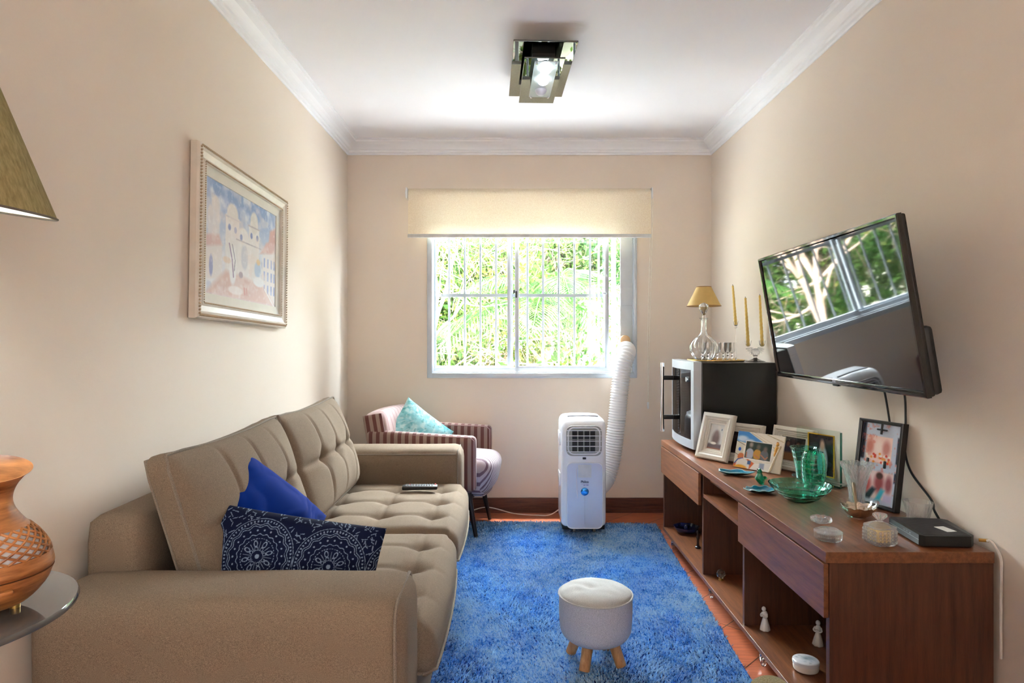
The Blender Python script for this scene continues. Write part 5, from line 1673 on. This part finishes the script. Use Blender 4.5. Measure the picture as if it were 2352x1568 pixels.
cv.line([(0.42, 0.40), (0.52, 0.33)], 0.014, (180, 120, 90)).line([(0.56, 0.42), (0.66, 0.32), (0.70, 0.38)], 0.014, (180, 120, 90)).line([(0.25, 0.44), (0.25, 0.32)], 0.012, (170, 110, 86))
lift = 0.003
pf = thing('photo_frame', 'painted ceramic photo frame with blue sky and seated figures scene', 'picture frame', (1.0837, 2.8573, TOPZ + lift), rot=(-0.2892, 0, -0.9086))
G().ext(-0.1135, 0.1135, 0.0005, 0.009, 0, 0.166, 0.002).obj('ceramic_slab', plain('glazed_ceramic_edge', rgb(214, 204, 184), 0.3), pf)
picture('painted_scene', cv, 0.226, 0.165, M_PHOTO, pf, (0, -0.0002, 0.0005))
g = G()
for k in range(26):
    a = k / 25
    g.ball((-0.1135 + 0.227 * (0.79 + 0.15 * a), -0.002, 0.166 * (0.02 + 0.70 * a)), 0.0052, 8, 6)
for k in range(16):
    a = k / 15; g.ball((-0.1135 + 0.227 * (0.64 + 0.34 * a), -0.001, 0.166 * (0.985 - 0.14 * a)), 0.0032, 6, 5)
g.obj('moulded_cord', plain('cream_relief', rgb(214, 200, 172), 0.4), pf)
g = G().ball((0.2 * 0.42, -0.003, 0.10), 0.008, 10, 8, (0.8, 0.6, 2.0)).ball((0.086, -0.003, 0.125), 0.006, 10, 8, (1.3, 0.6, 1.2)).ball((0.078, -0.003, 0.082), 0.005, 8, 6, (0.8, 0.6, 2.2)).ball((0.093, -0.003, 0.112), 0.0045, 8, 6)
g.obj('gilt_relief', plain('gilt_ochre_relief', rgb(206, 152, 66), 0.35, 0.3), pf)
G().tube([(0.02, 0.010, 0.11), (0.02, 0.062, 0.019)], 0.004, 6).obj('easel_strut', M_BACKB, pf)
# glass frame with gold inner edge on green glazed base
gb = thing('glass_photo_frame', 'glass photo frame with thin gold edging standing on dark green foot', 'picture frame', (1.262, 2.655, TOPZ), -1.13)
M_GGL = glass('green_edged_glass', (0.90, 0.97, 0.94, 1), 0.0)
pw, ph = 0.21, 0.205
z0 = 0.012
G().ext(-pw / 2, pw / 2, 0.0, 0.007, z0, z0 + ph, 0.002).obj('glass_panel', thin_glass('clear_frame_panel', (0.90, 0.95, 0.92, 1), 0.04), gb, smooth=False)
G().ext(pw / 2, pw / 2 + 0.004, -0.001, 0.008, z0, z0 + ph - 0.004, 0.001).obj('bevelled_edge', plain('dark_green_glass_edge', rgb(20, 104, 84), 0.1, coat=0.5), gb)
cv = blob_people(80, 100, (26, 24, 30), [(0.55, 0.36, 1.25, (186, 200, 214), (196, 160, 140))], 6)
G().frame(0.125, 0.17, [(0, 0), (0, -0.004), (0.004, -0.004), (0.004, 0)], c=(0.02, -0.002, z0 + 0.10)).obj('gold_edging', plain('gold_leaf', rgb(212, 172, 50), 0.3, 0.6), gb, smooth=False)
picture('photo', cv, 0.118, 0.163, M_PHOTO, gb, (0.02, -0.003, z0 + 0.0185))
g = G().prism([(-0.12, 0.03), (-0.122, -0.008), (-0.07, -0.024), (0.0, -0.030), (0.08, -0.040), (0.140, -0.045), (0.12, 0.03)], 0.001, 0.009)
g.obj('glass_base', plain('dark_green_glazed_base', rgb(18, 60, 48), 0.08, coat=0.6), gb, smooth=False)
# black collage frame
cv = Canvas(110, 190, (186, 196, 212))
cv.rect(0, 0, 0.10, 1, (24, 28, 48), 0.04).rect(0.92, 0.3, 1, 0.85, (28, 34, 56), 0.03).rect(0, 0.42, 1, 0.53, (190, 202, 220), 0.03)
cv.rect(0.14, 0.50, 0.80, 0.84, (232, 196, 186), 0.012).blotch(14, (200, 96, 80), 0.5, 5, 0.6)
for x, c in ((0.24, (196, 120, 104)), (0.46, (238, 214, 204)), (0.66, (196, 130, 120))):
    cv.ell(x, 0.70, 0.09, 0.09, c, 0.9)
for k in range(26):
    r_ = np.random.default_rng(k + 40); cv.ell(r_.uniform(0.16, 0.78), r_.uniform(0.51, 0.62), 0.03, 0.015, ((206, 60, 40), (240, 230, 220), (220, 140, 60))[k % 3], 0.6)
cv.rect(0.10, 0.06, 0.90, 0.40, (226, 200, 198), 0.02)
cv.ell(0.24, 0.22, 0.12, 0.11, (180, 84, 84), 0.9).ell(0.56, 0.26, 0.12, 0.12, (150, 70, 74), 0.9).ell(0.80, 0.26, 0.08, 0.10, (150, 84, 90), 0.9).ell(0.56, 0.35, 0.08, 0.04, (60, 34, 30), 0.6)
cv.poly([(0.18, 0.05), (0.36, 0.05), (0.50, 0.18), (0.40, 0.2)], (30, 32, 50), 0.04).poly([(0.5, 0.05), (0.62, 0.05), (0.72, 0.18), (0.62, 0.2)], (60, 170, 196), 0.05).rect(0.70, 0.04, 0.90, 0.14, (196, 184, 214), 0.05)
fb = photo_frame('black box photo frame with clipped snapshots leaning on right wall', (1.262, 2.25, TOPZ), -1.25, 0.14, 0.180, 0.300, 0.012, plain('black_frame_lacquer', rgb(22, 20, 24), 0.3), cv,
                 prof=[(0, 0.020), (0, -0.004), (0.002, -0.006), (0.006, -0.006), (0.008, -0.004), (0.010, -0.004), (0.012, -0.002), (0.012, 0.020)], strut=False)
G().tube([(0.005, 0.0, 0.288), (0.005, -0.001, 0.252)], 0.004, 6).tube([(-0.014, 0.0, 0.268), (0.026, 0.0, 0.268)], 0.003, 6).obj('photo_clip', M_BLACK, fb)
G().box((-0.040, 0.0, 0.150), (0.009, 0.006, 0.026), 0.002).obj('photo_clip', M_BLACK, fb)
G().box((0.030, 0.0, 0.150), (0.009, 0.006, 0.026), 0.002).obj('photo_clip', M_BLACK, fb)

# ------------------------------------------------------------------ teal and green glassware
M_TEAL = plain('teal_glaze', rgb(6, 120, 150), 0.08, var=0.25, scale=40, coat=0.6)
M_TEALE = plain('dark_teal_glaze', rgb(10, 70, 90), 0.1, var=0.2, scale=40, coat=0.6)
def leaf_dish(label, loc, L, W, rz, lobes, wave):
    t = thing('leaf_dish', label, 'dish', loc, rz)
    def fn(off):
        def f(u, v):
            a = 2 * PI * u
            e = 1 + wave * math.cos(lobes * a) + 0.18 * max(0, math.cos(a)) ** 8
            x = L / 2 * math.cos(a) * v * e; y = W / 2 * math.sin(a) * v * e
            z = 0.004 + 0.013 * v ** 3 + 0.002 * v * v * math.cos(lobes * a) + (0.0018 * math.exp(-(y / 0.002) ** 2) if off else 0)
            return (x, y, z + (0.0 if off else -0.0035 - 0.0005 * (1 - v)))
        return f
    G().surf(fn(True), 64, 16, cu=True).obj('dish_inside', M_TEAL, t, angle=60)
    G().surf(fn(False), 64, 10, cu=True).obj('dish_underside', M_TEALE, t, angle=60)
    G().tube([tuple(Vector(fn(True)(k / 64, 1.0)) - Vector((0, 0, 0.0015))) for k in range(64)], 0.0019, 6, closed=True).obj('rim', plain('pale_teal_edge', rgb(150, 214, 224), 0.1, coat=0.5), t)
    return t
leaf_dish('flat teal glazed leaf dish near the ivory frame, farther of two', (*on(1686, 1090)[:2], TOPZ), 0.128, 0.072, -0.35, 5, 0.12)
leaf_dish('scalloped teal glazed leaf dish touching the green glass bowl', (*on(1750, 1131)[:2], TOPZ), 0.115, 0.082, 3.2, 9, 0.06)
bd = thing('glass_bird', 'little emerald green glass bird standing between the teal dishes', 'figurine', (*on(1749, 1112)[:2], TOPZ), 0.4)
M_EMER = Mat('emerald_glass'); M_EMER.set(color=(0.005, 0.30, 0.14, 1), rough=0.03, trans=0.45, coat=0.6); M_EMER = M_EMER.m
def birdf(u, v):
    a = 2 * PI * u
    r = float(np.interp(v, [0, 0.08, 0.35, 0.55, 0.68, 0.8, 0.9, 1.0], [0.010, 0.014, 0.0195, 0.014, 0.0095, 0.0105, 0.007, 0.0008])) * (1 + 0.10 * math.cos(5 * a + 14 * v))
    lean = -0.010 * math.sin(v * 2.2)
    return (r * math.cos(a) + lean, r * 0.85 * math.sin(a), v * 0.066)
G().surf(birdf, 24, 30, cu=True).obj('body', M_EMER, bd, angle=80)
G().cyl((-0.014, 0, 0.056), (-0.024, 0, 0.066), 0.004, 0.0006).obj('beak', M_EMER, bd)
G().ball((0.014, 0, 0.024), 0.009, 10, 8, (1.6, 0.7, 1)).obj('tail', M_EMER, bd)

M_GREEN = glass('sea_green_glass', (0.34, 0.97, 0.80, 1), 0.0, 1.5)
M_GREENT = thin_glass('sea_green_thin', (0.30, 0.86, 0.70, 1), 0.30)
bw = thing('glass_bowl', 'wide sea-green glass bowl with stepped facets on the cabinet', 'bowl', (*on(1838, 1150)[:2], TOPZ))
def facet(k, amp): return lambda a, z, i: 1 + amp * abs(math.cos(k * a / 2))
po = [(0.038, 0.0), (0.045, 0.003), (0.060, 0.014), (0.066, 0.016), (0.078, 0.028), (0.084, 0.031), (0.094, 0.043), (0.099, 0.047), (0.108, 0.062)]
pin = [(0.104, 0.062), (0.095, 0.049), (0.080, 0.034), (0.062, 0.020), (0.044, 0.008), (0.0005, 0.007)]
g = G().lathe_open(po + pin, 72, rf=facet(20, 0.012)); g.f.append(tuple(reversed(range(72))))
g.obj('bowl_glass', M_GREEN, bw, smooth=False)
def vase(label, loc, prof_, k, h):
    t = thing('glass_vase', label, 'vase', loc)
    rings = smooth_prof(prof_, 14)
    inn = [(max(r - 0.0035, 0.001), max(z, 0.010)) for r, z in reversed(rings)] + [(0.0005, 0.010)]
    rf = lambda a, z, i: (1 + 0.030 * abs(math.cos(k * a / 2))) * (1 + 0.045 * abs(math.sin(PI * z / 0.019)))
    g_ = G().lathe_open(rings + inn, 64, rf=rf); g_.f.append(tuple(reversed(range(64))))
    g_.obj('vase_glass', M_GREEN, t, angle=25)
    return t
vase('sea-green ribbed glass vase, barrel shaped, nearer of the two', (*on(1869, 1128)[:2], TOPZ), [(0.030, 0), (0.034, 0.012), (0.040, 0.05), (0.043, 0.09), (0.041, 0.125), (0.034, 0.152)], 16, 0.15)
vase('sea-green ribbed glass vase with flared rim, farther of the two', (*on(1847, 1106)[:2], TOPZ), [(0.026, 0), (0.029, 0.012), (0.033, 0.05), (0.039, 0.09), (0.045, 0.12), (0.052, 0.142)], 16, 0.14)

# ------------------------------------------------------------------ crystal and silver
cvz = thing('crystal_vase', 'tall cut crystal vase with saw-tooth flared rim behind silver basket', 'vase', (*on(1968, 1166)[:2], TOPZ))
po = smooth_prof([(0.030, 0), (0.028, 0.008), (0.024, 0.03), (0.027, 0.07), (0.036, 0.11), (0.050, 0.152)], 8)
inn = [(max(r - 0.005, 0.001), max(z, 0.014)) for r, z in reversed(po)] + [(0.0005, 0.014)]
def cut(a, z, i):
    return 1 + 0.035 * abs(math.sin(8 * a + z * 70)) + 0.03 * abs(math.sin(8 * a - z * 70)) + (0.03 * math.cos(24 * a) if z > 0.14 else 0)
g = G().lathe_open(po + inn, 96, rf=cut); g.f.append(tuple(reversed(range(96))))
g.v = [(x, y, z + (0.006 * abs(math.cos(9 * math.atan2(y, x))) if z > 0.145 else 0)) for x, y, z in g.v]
g.obj('vase_glass', M_CUT, cvz, smooth=False)
M_SILVER = plain('polished_silver', (0.82, 0.76, 0.66, 1), 0.12, 1.0, var=0.05, scale=30)
bx_, by2, _ = on(1972, 1187)
bk = thing('silver_basket', 'small silver basket with glass liner and swing handle', 'basket', (bx_, by2, TOPZ), 0.5)
bk.scale = (0.87, 0.87, 0.9)
def scal(k, amp): return lambda a, z, i: 1 + amp * math.cos(k * a) * min(1, z / 0.03)
po = smooth_prof([(0.026, 0.0), (0.028, 0.004), (0.042, 0.012), (0.056, 0.030), (0.060, 0.037)], 5)
inn = [(r - 0.0015, z + 0.001) for r, z in reversed(po)] + [(0.0005, 0.006)]
g = G().lathe_open(po + inn, 72, rf=scal(10, 0.03)); g.f.append(tuple(reversed(range(72))))
g.v = [(x, y, z + 0.005 * abs(math.cos(5 * math.atan2(y, x))) * (z > 0.03)) for x, y, z in g.v]
g.obj('silver_bowl', M_SILVER, bk, angle=50)
g = G().lathe_open([(0.048, 0.030), (0.060, 0.042), (0.066, 0.056), (0.0645, 0.0565), (0.058, 0.044), (0.046, 0.032)], 72, rf=scal(10, 0.04), closed=True)
g.obj('glass_liner', M_THIN, bk, angle=50)
pts = [(0.056 * math.cos(a), 0.0 + 0.0 * a, 0.036 + 0.085 * math.sin(a)) for a in np.linspace(0.05, PI - 0.05, 30)]
pts = [(x, 0.001, z) for x, y, z in pts]
hd = G().tube(pts, [0.0034 + 0.0030 * math.sin(PI * i / 29) for i in range(30)], 8)
hd.obj('swing_handle', plain('tarnished_silver', (0.45, 0.36, 0.25, 1), 0.3, 0.9), bk, rot=(math.radians(-8), 0, math.radians(33)))
# flower crystal dish
def flower_dish(label, loc, R_, H_, k, petals=True):
    t = thing('crystal_dish', label, 'dish', loc)
    g_ = G()
    for i in range(k):
        a = 2 * PI * i / k
        g_.ball((R_ * 0.62 * math.cos(a), R_ * 0.62 * math.sin(a), H_ * 0.55), R_ * 0.33, 12, 8, (1, 1, H_ / (R_ * 0.8)))
    g_.lathe([(R_ * 0.5, 0), (R_ * 0.6, H_ * 0.25), (R_ * 0.45, H_ * 0.5), (0.001, H_ * 0.45)], 24)
    g_.obj('dish_glass', M_CUT, t, angle=60)
    return t
flower_dish('small flower-shaped crystal dish beside the silver basket, unfilled', (*on(1886, 1200)[:2], TOPZ), 0.036, 0.022, 8)
bxx = thing('crystal_trinket_box', 'low scalloped crystal trinket box at the cabinet front edge', 'box', (*on(1902, 1238)[:2], TOPZ), 0.5)
def lob(a, z, i): return 1 + 0.10 * abs(math.cos(3 * a)) + 0.03 * math.cos(36 * a)
G().lathe([(0.030, 0), (0.033, 0.003), (0.034, 0.019), (0.032, 0.021)], 108, rf=lob).obj('box_base', M_CUT, bxx, smooth=False)
G().lathe([(0.035, 0.0215), (0.035, 0.025), (0.026, 0.031), (0.0001, 0.034)], 108, rf=lob).obj('lid', M_CUT, bxx, smooth=False)
# candle jar
jx, jy, _ = on(2021, 1247)
jar = thing('candle_jar', 'square cut-glass jar with knobbed lid holding a yellow candle', 'jar', (jx, jy, TOPZ), 0.15)
W2 = 0.068
g = G()
def sq(w, z, chamf=0.010):
    c = w / 2; k = chamf
    return [(c, c - k, z), (c - k, c, z), (-c + k, c, z), (-c, c - k, z), (-c, -c + k, z), (-c + k, -c, z), (c - k, -c, z), (c, -c + k, z)]
rings_ = [sq(W2 * 0.92, 0), sq(W2, 0.005), sq(W2, 0.044), sq(W2 * 0.96, 0.047), sq(W2 * 0.86, 0.047), sq(W2 * 0.84, 0.008)]
vs = sum(rings_, []); fs = []
for i in range(5):
    for k in range(8):
        fs.append((i * 8 + k, i * 8 + (k + 1) % 8, (i + 1) * 8 + (k + 1) % 8, (i + 1) * 8 + k))
fs += [tuple(reversed(range(8))), tuple(range(40, 48))]
g.add(vs, fs)
for s1, s2 in ((1, 0), (-1, 0), (0, 1), (0, -1)):
    for i in range(5):
        for j in range(4):
            t = -0.024 + i * 0.012; z = 0.010 + j * 0.0095
            c = (s1 * W2 / 2 + s2 * t, s2 * W2 / 2 + s1 * t, z)
            g.ball(c, 0.0045, 6, 4)
g.obj('jar_body', M_CUT, jar, smooth=False)
G().lathe([(0.024, 0.0085), (0.025, 0.011), (0.025, 0.037), (0.0001, 0.037)], 32).obj('wax', plain('pale_yellow_wax', rgb(226, 190, 90), 0.5, emit=(0, 0, 0, 1)), jar)
g = G().add(sum([sq(W2 * 1.02, 0.0475), sq(W2 * 1.02, 0.051), sq(W2 * 0.5, 0.060, 0.006), sq(W2 * 0.22, 0.062, 0.004)], []),
            [(i * 8 + k, i * 8 + (k + 1) % 8, (i + 1) * 8 + (k + 1) % 8, (i + 1) * 8 + k) for i in range(3) for k in range(8)] + [tuple(reversed(range(8))), tuple(range(24, 32))])
ld = g.obj('lid', M_CUT, jar, smooth=False)
G().lathe([(0.008, 0.0622), (0.007, 0.067), (0.012, 0.072), (0.019, 0.080), (0.017, 0.085), (0.0001, 0.086)], 28, rf=lambda a, z, i: 1 + 0.06 * math.cos(14 * a)).obj('knob', M_CUT, ld, smooth=False)
# saucer and glass
sx_, sy_, _ = on(2108, 1185)
sc = thing('glass_saucer', 'clear glass saucer under the cut tumbler beside the modem', 'saucer', (1.296, 2.052, TOPZ))
G().lathe([(0.022, 0.0), (0.025, 0.002), (0.046, 0.008), (0.0465, 0.0095), (0.024, 0.004), (0.0001, 0.004)], 56, rf=lambda a, z, i: 1 + 0.01 * math.cos(28 * a)).obj('saucer_glass', M_CUT, sc, angle=40)
tb = thing('glass_tumbler', 'cut glass tumbler flaring upwards, set on the glass saucer', 'glass', (1.296, 2.052, TOPZ + 0.0045))
tb.scale = (1.12, 1.12, 1.15)
po = [(0.024, 0.0), (0.0255, 0.004), (0.029, 0.024), (0.033, 0.042), (0.0375, 0.058)]
inn = [(0.0358, 0.058), (0.031, 0.042), (0.0262, 0.024), (0.022, 0.009), (0.0005, 0.009)]
g = G().lathe_open(po + inn, 72, rf=lambda a, z, i: 1 + (0.045 * abs(math.cos(9 * a + (1.5 if i % 2 else 0))) if 0 < z < 0.045 and i < 5 else 0)); g.f.append(tuple(reversed(range(72))))
g.obj('tumbler_glass', M_CUT, tb, smooth=False)
# modem
mx_ = 1.2145
md = thing('modem', 'flat black modem with ribbed top and white sticker at cabinet corner', 'modem', (1.225, 1.905, TOPZ), 0.0)
A0 = [(on(2050, 1190, 0.62)[0], on(2050, 1190, 0.62)[1])]
ml = [(-0.072, -0.092), (0.078, -0.098), (0.112, 0.078), (-0.052, 0.105)]
mp = []
for i, (x, y) in enumerate(ml):
    (xa, ya), (xb, yb2) = ml[i - 1], ml[(i + 1) % 4]
    for (ox, oy) in ((xa, ya), (xb, yb2)):
        L_ = math.hypot(ox - x, oy - y); mp.append((x + (ox - x) * 0.012 / L_, y + (oy - y) * 0.012 / L_))
G().prism(mp, 0.005, 0.034).obj('modem_shell', plain('black_modem_plastic', rgb(16, 16, 18), 0.4), md, smooth=False)
g = G()
for x, y in ((-0.05, -0.07), (0.06, -0.075), (0.08, 0.06), (-0.04, 0.08)): g.cyl((x, y, 0), (x, y, 0.006), 0.008)
g.obj('rubber_feet', M_BLACK, md)
g = G()
for k in range(30):
    t = k / 29
    y0 = -0.086 + t * 0.165
    g.box((0.003 + 0.022 * t, y0, 0.0345), (0.125, 0.0028, 0.002), 0.0, (0, 0, -0.10))
g.obj('ribbed_grille', plain('dark_grey_rib', rgb(40, 40, 44), 0.45), md, smooth=False)
G().box((0.035, -0.035, 0.0362), (0.030, 0.05, 0.0008), 0, (0, 0, 0.12)).obj('white_sticker', plain('white_sticker_paper', rgb(220, 220, 214), 0.6), md, smooth=False)
G().box((-0.0625, 0.004, 0.020), (0.0012, 0.17, 0.0015), 0, (0, 0, -0.101)).obj('front_line', plain('grey_print', rgb(120, 126, 130), 0.4), md, smooth=False)
g = G()
for k in range(7):
    g.box((-0.0655 + 0.0035 * k / 1.2 * 0.9 - 0.002, -0.035 + 0.018 * k, 0.0255), (0.0012, 0.006, 0.0025), 0, (0, 0, -0.101))
g.obj('status_lights', MATS['grey_print'], md, smooth=False)
G().cyl((0.092, -0.09, 0.022), (0.112, -0.10, 0.023), 0.0048, seg=10).obj('brass_connector', plain('brass', rgb(190, 150, 80), 0.3, 0.8), md)

# ------------------------------------------------------------------ things inside the cabinet bays
BZ = 0.0905
def onb(px, py): return on(px, py, BZ)
nd = thing('blue_glass_dish', 'dark cobalt glass dish on the floor of the far cabinet bay', 'dish', (*onb(1577, 1222)[:2], BZ))
M_COB = Mat('cobalt_glass'); M_COB.set(color=(0.006, 0.010, 0.05, 1), rough=0.05, coat=0.5); M_COB = M_COB.m
g = G().lathe_open([(0.03, 0.0), (0.05, 0.006), (0.066, 0.022), (0.070, 0.034), (0.067, 0.034), (0.060, 0.020), (0.04, 0.008), (0.0005, 0.007)], 48, rf=lambda a, z, i: 1 + 0.05 * math.cos(7 * a) * (z > 0.015)); g.f.append(tuple(reversed(range(48))))
g.obj('dish_glass', M_COB, nd, angle=60)
G().ball((0, 0, 0.030), 0.015, 12, 8).obj('glass_knob', M_COB, nd)
fg = thing('dark_figurine', 'slim dark figurine standing near the first cabinet divider', 'figurine', (*onb(1603, 1258)[:2], BZ))
G().lathe(smooth_prof([(0.014, 0), (0.015, 0.006), (0.007, 0.014), (0.006, 0.04), (0.009, 0.055), (0.005, 0.068), (0.0075, 0.078), (0.006, 0.088), (0.0, 0.092)], 5), 20).obj('figure', plain('dark_bronze', rgb(34, 26, 26), 0.3, 0.4), fg, angle=60)
G().ball((0.004, -0.002, 0.078), 0.007, 10, 8, (1.5, 0.9, 0.9)).obj('head', MATS['dark_bronze'], fg)
cbal = thing('crystal_ball', 'faceted crystal ball with tiny brass foot in middle cabinet bay', 'ornament', (*onb(1656, 1331)[:2], BZ))
G().ball((0, 0, 0.026), 0.020, 10, 7).obj('crystal', M_CLEAR, cbal, smooth=False)
G().cyl((0, 0, 0), (0, 0, 0.008), 0.012, 0.007, 14).obj('brass_foot', plain('brass', rgb(190, 150, 80), 0.3, 0.8), cbal)
kb = thing('basket_box', 'small pale woven box on the shelf under the cabinet top', 'box', (1.045, 2.62, 0.4625), 0.1)
G().ext(-0.05, 0.05, -0.075, 0.075, 0, 0.036, 0.004).obj('woven_box', plain('pale_woven', rgb(190, 180, 168), 0.8, var=0.2, scale=120, bump=0.4), kb)
g = G()
for k in range(12):
    g.tube([(-0.051, -0.068 + k * 0.0124, 0.004), (-0.051, -0.068 + k * 0.0124, 0.034)], 0.0018, 5)
g.obj('weave_ribs', MATS['pale_woven'], kb)
M_PORC = plain('white_porcelain', rgb(226, 220, 214), 0.25, var=0.02, coat=0.3)
def figurine(label, loc, rz, tilt_head):
    t = thing('porcelain_figurine', label, 'figurine', loc, rz, group=None)
    G().lathe(smooth_prof([(0.017, 0), (0.018, 0.004), (0.015, 0.02), (0.010, 0.038), (0.0075, 0.048), (0.010, 0.058), (0.008, 0.066), (0.0035, 0.071)], 5), 24, rf=lambda a, z, i: 1 + 0.08 * math.cos(7 * a) * max(0, 1 - z / 0.04)).obj('robe', M_PORC, t, angle=60)
    G().ball((tilt_head, 0, 0.079), 0.0085, 14, 10, (0.9, 0.95, 1.1)).obj('head', M_PORC, t)
    G().tube(curve_pts([(0.0, -0.009, 0.063), (-0.006, -0.013, 0.054), (-0.012, -0.006, 0.052), (-0.012, 0.0, 0.057)], 4), 0.0035, 8).obj('arm', M_PORC, t)
    G().tube(curve_pts([(0.0, 0.009, 0.063), (-0.006, 0.013, 0.054), (-0.012, 0.006, 0.052), (-0.012, 0.0, 0.057)], 4), 0.0035, 8).obj('arm', M_PORC, t)
    return t
figurine('white porcelain figurine with bowed head, deeper in the near bay', (*onb(1757, 1446)[:2], BZ), 0.5, -0.006)
figurine('white porcelain figurine standing close to the near cabinet side', (*onb(1879, 1481)[:2], BZ), 0.9, -0.001)
pb = thing('porcelain_box', 'round white porcelain box with floral lid inside the near bay', 'box', (*onb(1851, 1538)[:2], BZ))
G().lathe(smooth_prof([(0.030, 0), (0.038, 0.004), (0.040, 0.012), (0.040, 0.022)], 4), 40).obj('box_base', M_PORC, pb, angle=50)
cv = Canvas(60, 60, (216, 214, 216)); cv.blotch(7, (90, 110, 120), 0.7, 8, 0.9).ell(0.62, 0.55, 0.25, 0.16, (120, 140, 150), 0.9, 0.6).ell(0.5, 0.3, 0.3, 0.03, (170, 180, 190), 0.5, 0.6)
l_ = G().lathe(smooth_prof([(0.041, 0.0225), (0.0415, 0.03), (0.036, 0.035), (0.0, 0.037)], 4), 40).obj('lid', painted('floral_porcelain', 0.2, 0.5), pb, angle=50)
at = l_.data.color_attributes.new('ink', 'FLOAT_COLOR', 'POINT'); ik = cv.ink().reshape(60, 60, 4)
for i, v in enumerate(l_.data.vertices):
    at.data[i].color = ik[min(59, int((v.co.y / 0.084 + 0.5) * 59)), min(59, int((v.co.x / 0.084 + 0.5) * 59))]

# ------------------------------------------------------------------ armchair at the right of the camera, one arm tip in view
M_OLV = fabric('olive_upholstery', rgb(120, 112, 84), rgb(146, 138, 108), rgb(166, 158, 128), 400)
lc = thing('lounge_chair', 'olive fabric chair, only its rounded arm tip showing at bottom edge', 'chair', (0.74, 0.80, 0), 0.0)
for sx in (-1, 1):
    o = rbox(0.085, 0.62, 0.30, 0.040, 12, 30, 14).obj('armrest', M_OLV, lc, angle=80); o.location = (sx * 0.295, 0.03, 0.448)
o = rbox(0.50, 0.56, 0.16, 0.04, 16, 16, 8).obj('seat', M_OLV, lc, angle=80); o.location = (0, 0.02, 0.36)
o = rbox(0.50, 0.12, 0.50, 0.05, 16, 8, 16).obj('backrest', M_OLV, lc, angle=80); o.location = (0, -0.24, 0.62)
for sx in (-1, 1):
    for sy in (-1, 1):
        G().cyl((sx * 0.27, sy * 0.22 + 0.03, 0.31), (sx * 0.29, sy * 0.26 + 0.03, 0.0), 0.02, 0.013, 12).obj('leg', M_DWOOD, lc)
